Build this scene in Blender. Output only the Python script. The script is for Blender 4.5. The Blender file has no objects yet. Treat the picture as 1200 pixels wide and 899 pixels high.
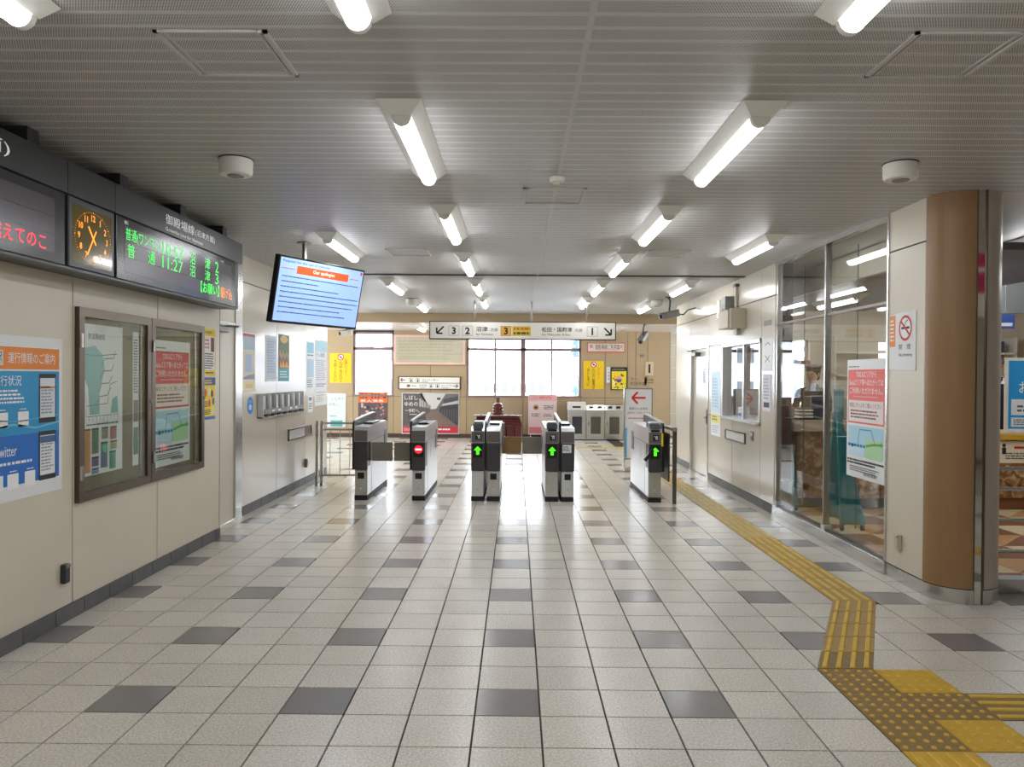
import bpy, bmesh, math, random
from mathutils import Vector, Matrix
random.seed(7)
SC = bpy.context.scene
COL = SC.collection

# ------------------------------------------------------------------ camera, sky, exposure
CAM_H, FPX = 1.555, 900.0
yaw, pit, roll = math.atan(5 / FPX), math.atan(8.5 / FPX), math.radians(0.4)
fw = Vector((-math.sin(yaw) * math.cos(pit), math.cos(yaw) * math.cos(pit), -math.sin(pit)))
rt = Vector((math.cos(yaw), math.sin(yaw), 0))
up = rt.cross(fw)
rt, up = rt * math.cos(roll) + up * math.sin(roll), up * math.cos(roll) - rt * math.sin(roll)
cd = bpy.data.cameras.new('camera')
cd.sensor_fit = 'HORIZONTAL'; cd.sensor_width = 36.0; cd.lens = 36.0 * FPX / 1200.0
cd.clip_start = 0.05; cd.clip_end = 500
cam = bpy.data.objects.new('camera', cd); COL.objects.link(cam)
m = Matrix((rt, up, -fw)).transposed().to_4x4(); m.translation = (0, 0, CAM_H)
cam.matrix_world = m
SC.camera = cam

LAMP = 24.0          # radiance of the ceiling tubes
w = bpy.data.worlds.new('sky'); SC.world = w; w.use_nodes = True
bg = w.node_tree.nodes['Background']
bg.inputs[0].default_value = (0.86, 0.93, 1.0, 1); bg.inputs[1].default_value = 13.0
vs = SC.view_settings
vs.view_transform = 'Standard'; vs.look = 'None'; vs.exposure = 0.0; vs.gamma = 1.0; vs.use_curve_mapping = False
SC.cycles.use_denoising = True
SC.cycles.max_bounces = 10; SC.cycles.diffuse_bounces = 5; SC.cycles.glossy_bounces = 5
SC.cycles.transmission_bounces = 8; SC.cycles.transparent_max_bounces = 12
SC.cycles.sample_clamp_indirect = 8.0

# ------------------------------------------------------------------ materials
def lin(c):
    return tuple((v / 255 / 12.92) if v / 255 <= 0.04045 else ((v / 255 + 0.055) / 1.055) ** 2.4 for v in c) + (1.0,)
MATS = {}
def mat(name, col, rough=0.5, metal=0.0, spec=0.5, var=0.0, vscale=8.0, emit=0.0, bump=0.0, bscale=60.0, coat=0.0):
    m = bpy.data.materials.new(name); m.use_nodes = True
    nt = m.node_tree; b = nt.nodes['Principled BSDF']
    b.inputs['Base Color'].default_value = lin(col)
    b.inputs['Roughness'].default_value = rough
    b.inputs['Metallic'].default_value = metal
    b.inputs['Specular IOR Level'].default_value = spec
    b.inputs['Coat Weight'].default_value = coat
    if emit:
        b.inputs['Emission Color'].default_value = lin(col); b.inputs['Emission Strength'].default_value = emit
    if var or bump:
        tc = nt.nodes.new('ShaderNodeTexCoord')
        nz = nt.nodes.new('ShaderNodeTexNoise'); nz.inputs['Scale'].default_value = vscale; nz.inputs['Detail'].default_value = 5
        nt.links.new(tc.outputs['Object'], nz.inputs['Vector'])
    if var:
        mr = nt.nodes.new('ShaderNodeMapRange')
        mr.inputs[1].default_value = 0.3; mr.inputs[2].default_value = 0.7
        mr.inputs[3].default_value = 1 - var; mr.inputs[4].default_value = 1 + var
        nt.links.new(nz.outputs[0], mr.inputs[0])
        hs = nt.nodes.new('ShaderNodeHueSaturation'); hs.inputs['Color'].default_value = lin(col)
        nt.links.new(mr.outputs[0], hs.inputs['Value']); nt.links.new(hs.outputs[0], b.inputs['Base Color'])
    if bump:
        nb = nt.nodes.new('ShaderNodeTexNoise'); nb.inputs['Scale'].default_value = bscale
        nt.links.new(tc.outputs['Object'], nb.inputs['Vector'])
        bp = nt.nodes.new('ShaderNodeBump'); bp.inputs['Strength'].default_value = bump; bp.inputs['Distance'].default_value = 0.002
        nt.links.new(nb.outputs[0], bp.inputs['Height']); nt.links.new(bp.outputs[0], b.inputs['Normal'])
    MATS[name] = m
    return m
def ink(r, g, b):
    k = 'print_%d_%d_%d' % (r, g, b)
    return MATS[k] if k in MATS else mat(k, (r, g, b), 0.55, var=0.04, vscale=3)
def led(r, g, b, e):
    k = 'led_%d_%d_%d' % (r, g, b)
    return MATS[k] if k in MATS else mat(k, (r, g, b), 0.4, emit=e)

def tile_mat(name, col, rough, speck, dark):
    m = mat(name, col, rough); nt = m.node_tree; b = nt.nodes['Principled BSDF']; N = nt.nodes.new; L = nt.links.new
    geo = N('ShaderNodeNewGeometry'); oi = N('ShaderNodeObjectInfo')
    n1 = N('ShaderNodeTexNoise'); n1.inputs['Scale'].default_value = 95; n1.inputs['Detail'].default_value = 3
    n2 = N('ShaderNodeTexNoise'); n2.inputs['Scale'].default_value = 5.0; n2.inputs['Detail'].default_value = 4
    L(geo.outputs['Position'], n1.inputs['Vector']); L(geo.outputs['Position'], n2.inputs['Vector'])
    r1 = N('ShaderNodeMapRange'); r1.inputs[1].default_value = 0.25; r1.inputs[2].default_value = 0.75; r1.inputs[3].default_value = 1 - speck; r1.inputs[4].default_value = 1 + speck
    r2 = N('ShaderNodeMapRange'); r2.inputs[1].default_value = 0.3; r2.inputs[2].default_value = 0.7; r2.inputs[3].default_value = 1 - dark; r2.inputs[4].default_value = 1 + dark
    L(n1.outputs[0], r1.inputs[0]); L(n2.outputs[0], r2.inputs[0])
    mu = N('ShaderNodeMath'); mu.operation = 'MULTIPLY'; L(r1.outputs[0], mu.inputs[0]); L(r2.outputs[0], mu.inputs[1])
    ad = N('ShaderNodeMath'); ad.operation = 'ADD'; L(oi.outputs['Random'], ad.inputs[0]); L(geo.outputs['Random Per Island'], ad.inputs[1])
    fr = N('ShaderNodeMath'); fr.operation = 'FRACT'; L(ad.outputs[0], fr.inputs[0])
    r3 = N('ShaderNodeMapRange'); r3.inputs[3].default_value = 0.93; r3.inputs[4].default_value = 1.05; L(fr.outputs[0], r3.inputs[0])
    m2 = N('ShaderNodeMath'); m2.operation = 'MULTIPLY'; L(mu.outputs[0], m2.inputs[0]); L(r3.outputs[0], m2.inputs[1])
    hs = N('ShaderNodeHueSaturation'); hs.inputs['Color'].default_value = lin(col); L(m2.outputs[0], hs.inputs['Value']); L(hs.outputs[0], b.inputs['Base Color'])
    rr = N('ShaderNodeMapRange'); rr.inputs[3].default_value = rough - .01; rr.inputs[4].default_value = rough + .01; L(n2.outputs[0], rr.inputs[0]); L(rr.outputs[0], b.inputs['Roughness'])
    return m

def slat_mat():
    m = mat('perforated_slat', (206, 205, 202), 0.42, var=0.0); nt = m.node_tree; b = nt.nodes['Principled BSDF']; N = nt.nodes.new; L = nt.links.new
    tc = N('ShaderNodeTexCoord'); sp = N('ShaderNodeSeparateXYZ'); L(tc.outputs['Object'], sp.inputs[0])
    def mth(op, a, v=None):
        n = N('ShaderNodeMath'); n.operation = op
        if hasattr(a, 'links'): L(a, n.inputs[0])
        else: n.inputs[0].default_value = a
        if v is not None:
            if hasattr(v, 'links'): L(v, n.inputs[1])
            else: n.inputs[1].default_value = v
        return n.outputs[0]
    p = 0.0100
    a = mth('DIVIDE', sp.outputs[0], p); bb = mth('DIVIDE', mth('ADD', sp.outputs[1], 1.0), p * 0.866)
    row = mth('MODULO', mth('FLOOR', bb), 2.0)
    a2 = mth('ADD', a, mth('MULTIPLY', row, 0.5))
    fx = mth('SUBTRACT', mth('FRACT', a2), 0.5); fy = mth('SUBTRACT', mth('FRACT', bb), 0.5)
    d = mth('SQRT', mth('ADD', mth('MULTIPLY', fx, fx), mth('MULTIPLY', fy, fy)))
    hole = mth('LESS_THAN', d, 0.33)
    inside = mth('LESS_THAN', mth('ABSOLUTE', sp.outputs[1]), 0.043)
    f = mth('MULTIPLY', hole, inside)
    mx = N('ShaderNodeMix'); mx.data_type = 'RGBA'; L(f, mx.inputs[0]); mx.inputs[6].default_value = lin((206, 205, 202)); mx.inputs[7].default_value = lin((70, 69, 68))
    L(mx.outputs[2], b.inputs['Base Color'])
    return m

def glass_mat(name, tint=(1, 1, 1), rough=0.0, ior=1.5):
    # thin architectural pane: clear transmission with fresnel mirror reflection
    m = bpy.data.materials.new(name); m.use_nodes = True; nt = m.node_tree; nt.nodes.clear(); N = nt.nodes.new; L = nt.links.new
    out = N('ShaderNodeOutputMaterial'); tr = N('ShaderNodeBsdfTransparent'); tr.inputs[0].default_value = tint + (1,)
    gl = N('ShaderNodeBsdfGlossy'); gl.inputs['Roughness'].default_value = rough
    lw = N('ShaderNodeLayerWeight'); lw.inputs[0].default_value = 0.5; f0 = ((ior - 1) / (ior + 1)) ** 2
    pw = N('ShaderNodeMath'); pw.operation = 'POWER'; L(lw.outputs['Facing'], pw.inputs[0]); pw.inputs[1].default_value = 5.0
    fr = N('ShaderNodeMapRange'); L(pw.outputs[0], fr.inputs[0]); fr.inputs[3].default_value = f0; fr.inputs[4].default_value = 1.0
    mx = N('ShaderNodeMixShader'); L(fr.outputs[0], mx.inputs[0]); L(tr.outputs[0], mx.inputs[1]); L(gl.outputs[0], mx.inputs[2]); L(mx.outputs[0], out.inputs[0])
    MATS[name] = m
    return m

def marble_mat():
    m = mat('brown_marble', (150, 112, 70), 0.18); nt = m.node_tree; b = nt.nodes['Principled BSDF']; N = nt.nodes.new; L = nt.links.new
    tc = N('ShaderNodeTexCoord'); nz = N('ShaderNodeTexNoise'); nz.inputs['Scale'].default_value = 9; nz.inputs['Detail'].default_value = 8; nz.inputs['Distortion'].default_value = 1.2
    L(tc.outputs['Object'], nz.inputs['Vector']); cr = N('ShaderNodeValToRGB'); L(nz.outputs[0], cr.inputs[0])
    cr.color_ramp.elements[0].position = .3; cr.color_ramp.elements[0].color = lin((92, 60, 30)); cr.color_ramp.elements[1].position = .7; cr.color_ramp.elements[1].color = lin((205, 180, 140))
    e = cr.color_ramp.elements.new(.5); e.color = lin((150, 110, 64))
    L(cr.outputs[0], b.inputs['Base Color'])
    return m

def steel_mat(name, col, rough, stretch=(1, 1, 40)):
    m = mat(name, col, rough, 1.0); nt = m.node_tree; b = nt.nodes['Principled BSDF']; N = nt.nodes.new; L = nt.links.new
    tc = N('ShaderNodeTexCoord'); mp = N('ShaderNodeMapping'); mp.inputs['Scale'].default_value = stretch
    nz = N('ShaderNodeTexNoise'); nz.inputs['Scale'].default_value = 6; nz.inputs['Detail'].default_value = 4
    L(tc.outputs['Object'], mp.inputs[0]); L(mp.outputs[0], nz.inputs['Vector'])
    r = N('ShaderNodeMapRange'); r.inputs[3].default_value = max(.04, rough - .03); r.inputs[4].default_value = rough + .03
    L(nz.outputs[0], r.inputs[0]); L(r.outputs[0], b.inputs['Roughness'])
    return m

mat('wall_cream', (216, 207, 189), 0.38, var=0.025, vscale=2.0)
mat('wall_cream_far', (208, 200, 184), 0.17, var=0.015, vscale=2.0)
mat('wall_beige', (176, 154, 122), 0.45, var=0.02, vscale=2.0)
mat('joint', (54, 46, 40), 0.8, var=0.05)
mat('joint_light', (168, 166, 164), 0.6, var=0.05)
mat('baseboard_stone', (98, 99, 100), 0.5, var=0.12, vscale=14, bump=.15, bscale=120)
mat('grout', (58, 50, 44), 0.85, var=0.08)
tile_mat('tile_light', (207, 201, 190), 0.26, 0.3, 0.03)
tile_mat('tile_dark', (132, 128, 126), 0.2, 0.03, 0.015)
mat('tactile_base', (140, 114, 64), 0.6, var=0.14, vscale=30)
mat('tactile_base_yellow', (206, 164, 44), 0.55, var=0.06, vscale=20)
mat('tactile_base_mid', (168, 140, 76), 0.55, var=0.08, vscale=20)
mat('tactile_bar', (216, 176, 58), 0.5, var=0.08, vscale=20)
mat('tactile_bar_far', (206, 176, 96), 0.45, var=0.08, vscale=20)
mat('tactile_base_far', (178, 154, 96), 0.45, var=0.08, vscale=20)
slat_mat()
mat('ceiling_white', (196, 194, 190), 0.5, var=0.02)
mat('ceiling_void', (60, 60, 60), 0.9, var=.05)
mat('ceiling_gloss', (222, 218, 212), 0.25, var=.02)
mat('lamp_white', (238, 238, 232), 0.4, var=0.01)
mat('diffuser', (250, 252, 255), 0.4, emit=LAMP)
mat('plastic_white', (226, 224, 216), 0.4, var=0.02)
mat('plastic_beige', (196, 186, 166), 0.45, var=0.02)
mat('plastic_grey', (128, 128, 128), 0.45, var=0.03)
mat('plastic_dark', (52, 54, 58), 0.35, var=0.05)
mat('black', (16, 16, 18), 0.3, var=0.05)
mat('black_matte', (26, 26, 27), 0.6, var=0.05)
mat('board_black', (30, 30, 31), 0.35, var=0.06, vscale=3)
mat('board_screen', (74, 68, 76), 0.22, var=0.04, vscale=2)
mat('board_bezel', (40, 42, 46), 0.2)
steel_mat('steel', (202, 202, 200), 0.24)
steel_mat('steel_dark', (112, 108, 102), 0.32)
steel_mat('steel_bright', (222, 224, 226), 0.3); MATS['steel_bright'].node_tree.nodes['Principled BSDF'].inputs['Metallic'].default_value = .7
steel_mat('mirror', (226, 226, 224), 0.05)
steel_mat('bronze', (112, 102, 92), 0.36)
mat('paper', (232, 234, 234), 0.5, var=0.02)
mat('frame_brown', (74, 56, 48), 0.45, var=.05)
mat('window_frame', (146, 122, 120), 0.4, metal=.2, var=.04)  # pinkish, lightened tone puts the bright windows' bloom into the frame colour
mat('brown_column', (152, 118, 80), 0.42, var=0.03, vscale=3)
mat('grey_column', (172, 162, 150), 0.3, var=0.02)
mat('gate_charcoal', (64, 63, 66), 0.32, var=0.04)
mat('gate_grey', (112, 109, 108), 0.3, metal=.4, var=0.03)
mat('flap_grey', (134, 128, 116), 0.35, var=.03)
mat('flap_brown', (150, 118, 70), 0.35, var=.03)
mat('teal', (22, 132, 142), 0.45, var=0.04)
marble_mat()
mat('counter_top', (206, 184, 150), 0.3, var=.04)
mat('dark_soffit', (92, 90, 88), 0.35, var=.03)
mat('wood_tan', (196, 150, 98), 0.3, var=.1, vscale=10)
mat('wood_brown', (132, 84, 56), 0.3, var=.1, vscale=10)
mat('wood_cream', (222, 204, 168), 0.3, var=.06, vscale=10)
mat('red_wood', (92, 34, 32), 0.3, var=.15, vscale=12)
mat('curtain', (152, 140, 122), 0.8, var=.06)
mat('facade', (240, 242, 246), 0.8, var=.03)
mat('facade_window', (96, 102, 110), 0.7)
mat('facade_blue', (50, 84, 108), 0.6)
mat('asphalt', (120, 122, 126), 0.9, var=.1)
mat('skin', (206, 160, 130), 0.55, var=.03)
mat('suit', (30, 32, 40), 0.8, var=.08)
mat('shirt', (226, 228, 232), 0.8, var=.02)
mat('hair', (34, 24, 20), 0.6, var=.1)
mat('cap_navy', (26, 30, 48), 0.7, var=.05)
glass_mat('glass')
glass_mat('glass_shop', (.97, .98, .97), 0.0, 1.5)
glass_mat('glass_case', (.93, .95, .93), 0.0, 1.4)

# ------------------------------------------------------------------ mesh helpers
ORIG = {}
class B:
    def __init__(s): s.bm = bmesh.new(); s.mi = 0
    def _f(s, vs_):
        try:
            f = s.bm.faces.new(vs_); f.material_index = s.mi; return f
        except ValueError: return None
    def hexa(s, p, bev=0.0, seg=1):
        v = [s.bm.verts.new(q) for q in p]
        fs = [s._f([v[i] for i in q]) for q in ((0, 3, 2, 1), (4, 5, 6, 7), (0, 1, 5, 4), (1, 2, 6, 5), (2, 3, 7, 6), (3, 0, 4, 7))]
        if bev > 0:
            es = list({e for f in fs for e in f.edges})
            bmesh.ops.bevel(s.bm, geom=es, offset=bev, segments=seg, profile=.6, affect='EDGES', clamp_overlap=True)
        return s
    def box(s, x0, x1, y0, y1, z0, z1, bev=0.0, seg=1):
        return s.hexa([(x0, y0, z0), (x1, y0, z0), (x1, y1, z0), (x0, y1, z0), (x0, y0, z1), (x1, y0, z1), (x1, y1, z1), (x0, y1, z1)], bev, seg)
    def frame_box(s, o, ux, dn, n, x0, x1, y0, y1, t0, t1, bev=0.0):
        P = lambda x, y, t: o + ux * x + dn * y + n * t
        return s.hexa([P(x0, y1, t0), P(x1, y1, t0), P(x1, y1, t1), P(x0, y1, t1), P(x0, y0, t0), P(x1, y0, t0), P(x1, y0, t1), P(x0, y0, t1)], bev)
    def cyl(s, p0, p1, r, r1=None, seg=16, cap=True):
        p0, p1 = Vector(p0), Vector(p1); r1 = r if r1 is None else r1
        d = (p1 - p0).normalized(); a = d.orthogonal().normalized(); b = d.cross(a)
        A = [s.bm.verts.new(p0 + (a * math.cos(t) + b * math.sin(t)) * r) for t in [2 * math.pi * i / seg for i in range(seg)]]
        C = [s.bm.verts.new(p1 + (a * math.cos(t) + b * math.sin(t)) * r1) for t in [2 * math.pi * i / seg for i in range(seg)]]
        for i in range(seg): s._f([A[i], A[(i + 1) % seg], C[(i + 1) % seg], C[i]])
        if cap: s._f(A[::-1]); s._f(C)
        return s
    def tube(s, pts, r, seg=8):
        for a, b in zip(pts[:-1], pts[1:]): s.cyl(a, b, r, seg=seg)
        return s
    def prism(s, pts, vec):
        vec = Vector(vec); A = [s.bm.verts.new(p) for p in pts]; C = [s.bm.verts.new(Vector(p) + vec) for p in pts]; n = len(pts)
        for i in range(n): s._f([A[i], A[(i + 1) % n], C[(i + 1) % n], C[i]])
        s._f(A[::-1]); s._f(C)
        return s
    def lathe(s, c, prof, seg=20):
        c = Vector(c); rings = []
        for r, z in prof:
            rings.append([s.bm.verts.new(c + Vector((r * math.cos(2 * math.pi * i / seg), r * math.sin(2 * math.pi * i / seg), z))) for i in range(seg)])
        for a, b in zip(rings[:-1], rings[1:]):
            for i in range(seg): s._f([a[i], a[(i + 1) % seg], b[(i + 1) % seg], b[i]])
        s._f(rings[0][::-1]); s._f(rings[-1])
        return s
    def sphere(s, c, r, sc=(1, 1, 1), u=16, v=10):
        bmesh.ops.create_uvsphere(s.bm, u_segments=u, v_segments=v, radius=r, matrix=Matrix.Translation(c) @ Matrix.Diagonal((sc[0], sc[1], sc[2], 1)))
        return s
    def build(s, name, mt, parent=None, smooth=False, recalc=True, origin=None):
        if recalc: bmesh.ops.recalc_face_normals(s.bm, faces=s.bm.faces[:])
        if parent is not None: o0 = ORIG[parent.name]
        elif origin is not None: o0 = Vector(origin)
        else:
            xs = [v.co for v in s.bm.verts]
            o0 = Vector(((min(c.x for c in xs) + max(c.x for c in xs)) / 2, (min(c.y for c in xs) + max(c.y for c in xs)) / 2, min(c.z for c in xs)))
        bmesh.ops.translate(s.bm, verts=s.bm.verts[:], vec=-o0)
        me = bpy.data.meshes.new(name); s.bm.to_mesh(me); s.bm.free()
        for q in (mt if isinstance(mt, (list, tuple)) else [mt]): me.materials.append(MATS[q] if isinstance(q, str) else q)
        if smooth:
            me.polygons.foreach_set('use_smooth', [True] * len(me.polygons))
            try: me.set_sharp_from_angle(angle=math.radians(35))
            except Exception: pass
        o = bpy.data.objects.new(name, me); COL.objects.link(o)
        if parent is not None: o.parent = parent
        else: o.location = o0
        ORIG[o.name] = o0
        return o
def bx(name, mt, x0, x1, y0, y1, z0, z1, parent=None, bev=0.0, seg=1, origin=None):
    return B().box(x0, x1, y0, y1, z0, z1, bev, seg).build(name, mt, parent, origin=origin)
def tag(o, label, cat, group=None):
    o['label'] = label; o['category'] = cat
    if group: o['group'] = group
    return o
def thing(name, label, cat, loc, group=None):
    o = bpy.data.objects.new(name, None); COL.objects.link(o); o.location = loc; o.empty_display_size = .1
    ORIG[o.name] = Vector(loc)
    return tag(o, label, cat, group)
def structure(o, label=None):
    o['kind'] = 'structure'
    if label: o['label'] = label
    return o
def sempty(name, label=None):
    o = bpy.data.objects.new(name, None); COL.objects.link(o); ORIG[o.name] = Vector((0, 0, 0)); o.empty_display_size = .1
    return structure(o, label)
def copy_tree(o, parent=None):
    c = o.copy(); COL.objects.link(c)
    if parent is not None: c.parent = parent
    for ch in list(o.children): copy_tree(ch, c)
    return c

# flat print: lettering, bands and marks laid on a board's face
TC = bpy.data.curves.new('tmp_text', 'FONT'); TO = bpy.data.objects.new('tmp_text', TC); COL.objects.link(TO)
TC.resolution_u = 2
GC = {}
def glyphs(body, bold):
    k = (body, bold)
    if k not in GC:
        TC.body = body; TC.offset = bold
        dg = bpy.context.evaluated_depsgraph_get(); ev = TO.evaluated_get(dg)
        me = bpy.data.meshes.new_from_object(ev)
        vs_ = [(v.co.x, v.co.y) for v in me.vertices]; fs = [tuple(p.vertices) for p in me.polygons]
        bpy.data.meshes.remove(me)
        x0 = min(v[0] for v in vs_); x1 = max(v[0] for v in vs_); y0 = min(v[1] for v in vs_); y1 = max(v[1] for v in vs_)
        GC[k] = ([((a - x0) / (x1 - x0 + 1e-9), (y1 - b) / (y1 - y0 + 1e-9)) for a, b in vs_], fs, (x1 - x0) / (y1 - y0 + 1e-9))
    return GC[k]
STUFF = {'picture_spot', 'picture_detail', 'minute_dots', 'printed_line', 'white_square', 'clock_numerals'}
class Panel:
    def __init__(s, root, o, ux, dn=(0, 0, -1), lift=0.0009):
        s.root = root; s.o = Vector(o); s.ux = Vector(ux).normalized(); s.dn = Vector(dn).normalized(); s.n = s.ux.cross(-s.dn).normalized()
        s.d = {}; s.lift = lift; s.k = 0
    def add(s, name, mt, pts, faces, lvl):
        key = (name, mt if isinstance(mt, str) else mt.name)
        vl, fl = s.d.setdefault(key, ([], [])); b = len(vl)
        for x, y in pts: vl.append(s.o + s.ux * x + s.dn * y + s.n * (s.lift * (1 + lvl)))
        fl.extend(tuple(i + b for i in f) for f in faces)
    def rect(s, x, y, w_, h, mt, lvl=0, name='printed_area'):
        s.add(name, mt, [(x, y), (x, y + h), (x + w_, y + h), (x + w_, y)], [(0, 1, 2, 3)], lvl)
    def poly(s, pts, mt, lvl=0, name='printed_area'):
        s.add(name, mt, pts, [tuple(range(len(pts)))], lvl)
    def line(s, pts, wd, mt, lvl=0, name='printed_line'):
        for (x0, y0), (x1, y1) in zip(pts[:-1], pts[1:]):
            dx, dy = x1 - x0, y1 - y0; l = math.hypot(dx, dy) or 1; nx, ny = -dy / l * wd / 2, dx / l * wd / 2
            s.add(name, mt, [(x0 + nx, y0 + ny), (x1 + nx, y1 + ny), (x1 - nx, y1 - ny), (x0 - nx, y0 - ny)], [(0, 1, 2, 3)], lvl)
    def disc(s, x, y, r, mt, lvl=0, name='printed_disc', ry=None, seg=24):
        ry = ry or r
        s.add(name, mt, [(x + r * math.cos(2 * math.pi * i / seg), y + ry * math.sin(2 * math.pi * i / seg)) for i in range(seg)], [tuple(range(seg))], lvl)
    def ring(s, x, y, r0, r1, mt, lvl=0, name='printed_ring', seg=28):
        p = []; f = []
        for i in range(seg):
            t = 2 * math.pi * i / seg; p += [(x + r0 * math.cos(t), y + r0 * math.sin(t)), (x + r1 * math.cos(t), y + r1 * math.sin(t))]
            j = (i + 1) % seg; f.append((2 * i, 2 * i + 1, 2 * j + 1, 2 * j))
        s.add(name, mt, p, f, lvl)
    def text(s, x, y, h, body, mt, w_=None, lvl=1, name='lettering', bold=0.0, ctr=False):
        p, f, asp = glyphs(body, bold); w_ = w_ if w_ else h * asp
        if ctr: x -= w_ / 2
        s.k += 1; s.add(name + '#%d' % s.k, mt, [(x + a * w_, y + b * h) for a, b in p], f, lvl)
    def vtext(s, x, y, sz, body, mt, lvl=1, step=1.08, bold=0.0, name='lettering'):
        s.k += 1; name = name + '#%d' % s.k
        for i, ch in enumerate(body):
            if ch in ' 　': continue
            p, f, asp = glyphs(ch, bold); k = .55 if ch in '、。・' else (.78 if ch in 'っゃゅょ' else 1.0)
            h = sz * k; ww = min(sz, h * asp); 
            if ch == '一' or ch == 'ー': h = sz * .12; ww = sz
            s.add(name, mt, [(x - ww / 2 + a * ww, y + i * sz * step + (sz - h) / 2 + b * h) for a, b in p], f, lvl)
    def scrawl(s, x, y, w_, h, rows, mt, lvl=1, name='small_print', fill=.5, rag=.25):
        # lines of print too small to read: broken dashes
        rnd = random.Random(int((x + y * 7 + w_ * 13) * 1000) + rows); ph = h / rows
        for r in range(rows):
            cx = x; end = x + w_ * (1 - (rnd.random() * rag if rows > 1 else 0))
            while cx < end - 1e-4:
                ln = min(end - cx, ph * rnd.uniform(.5, 1.8)); s.rect(cx, y + r * ph + ph * (1 - fill) / 2, ln, ph * fill, mt, lvl, name); cx += ln + ph * rnd.uniform(.15, .4)
    def done(s):
        for (name, mk), (vl, fl) in s.d.items():
            name = name.split('#')[0]
            o0 = ORIG[s.root.name]
            me = bpy.data.meshes.new(name); me.from_pydata([v - o0 for v in vl], [], fl); me.materials.append(MATS[mk]); me.update()
            o = bpy.data.objects.new(name, me); COL.objects.link(o); o.parent = s.root; ORIG[o.name] = o0
            if name in STUFF or name.endswith('small_print'): o['kind'] = 'stuff'
        s.d = {}
def board(name, label, cat, o, ux, w_, h, t, mt, group=None, dn=(0, 0, -1), parent=None, bev=0.0, gap=0.0):
    o, ux, dn = Vector(o), Vector(ux).normalized(), Vector(dn).normalized(); n = ux.cross(-dn).normalized()
    ob = B().frame_box(o, ux, dn, n, 0, w_, 0, h, gap, t + gap, bev).build(name, mt, parent)
    if label: tag(ob, label, cat, group)
    return ob, Panel(ob, o + n * (t + gap), ux, dn)
LX, LX2, RX, CE, BY = -2.81, -3.0, 2.94, 2.86, 19.2
UL, UB, UR = (0, 1, 0), (1, 0, 0), (0, -1, 0)      # reading directions on the left, back and right walls

# ================================================================== STRUCTURE
def project(p):
    q = Vector(p) - Vector((0, 0, CAM_H)); z = q.dot(fw)
    if z < .2: return None
    return 600 + FPX * q.dot(rt) / z, 449.5 - FPX * q.dot(up) / z
# ---- floor
floor = bx('floor', 'grout', -7.2, 9.2, -6.0, 20.6, -0.12, -0.009, origin=(0, 0, 0)); structure(floor, 'concourse floor of grey square tiles with dark accent tiles')
T = 0.3
def tile_mesh(name, mt):
    b = B(); h = T / 2 - .0035
    b.hexa([(-h, -h, -.012), (h, -h, -.012), (h, h, -.012), (-h, h, -.012), (-h + .001, -h + .001, 0), (h - .001, -h + .001, 0), (h - .001, h - .001, 0), (-h + .001, h - .001, 0)])
    me = bpy.data.meshes.new(name); bmesh.ops.recalc_face_normals(b.bm, faces=b.bm.faces[:]); b.bm.to_mesh(me); b.bm.free(); me.materials.append(MATS[mt]); return me
TL, TD = tile_mesh('floor_tile', 'tile_light'), tile_mesh('floor_tile_dark', 'tile_dark')
def in_tactile(x, y):
    if 2.22 < x < 2.58 and y > 5.25: return True
    if 4.0 < y < 5.35:
        c = 1.77 + (y - 4.09) / (5.36 - 4.09) * (2.40 - 1.77)
        if abs(x - c) < .04: return False
    if 1.62 < x < 2.22 and 3.2 < y < 4.1: return True
    if x > 2.22 and 3.5 < y < 3.8: return True
    if 1.62 < x < 1.92 and y < 3.2: return True
    return False
cells = []
for j in range(-32, 56):
    for k in range(-24, 31):
        x, y = -.03 + T * k, 3.65 + T * j
        if y > 19.3 or (x < -3.2 and y < 11.9 and y > -2) or (x < -3.1 and y < 7.2) or (x > 3.2 and 5.6 < y < 14.2) or x > 8.5 or x < -6.9: continue
        if x < -2.95 and y < 7.1: continue
        if in_tactile(x, y): continue
        pr = project((x, y, 0)); vis = pr is not None and -40 < pr[0] < 1240 and pr[1] < 935
        cells.append((0 if vis else 1, y, x, j % 3 == 0 and k % 3 == 0))
cells.sort(key=lambda c: (c[0], c[1] if c[0] == 0 else 0))
for v, y, x, dk in cells[:300]:
    o = bpy.data.objects.new('floor_tile', TD if dk else TL); COL.objects.link(o); o.location = (x, y, 0); o.parent = floor
bb_ = B()
for v, y, x, dk in cells[300:]:
    bb_.mi = 1 if dk else 0; h = T / 2 - .0035
    bb_.box(x - h, x + h, y - h, y + h, -.012, 0)
o = bb_.build('floor_tiles_beyond', ['tile_light', 'tile_dark'], floor); o['kind'] = 'stuff'

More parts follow.
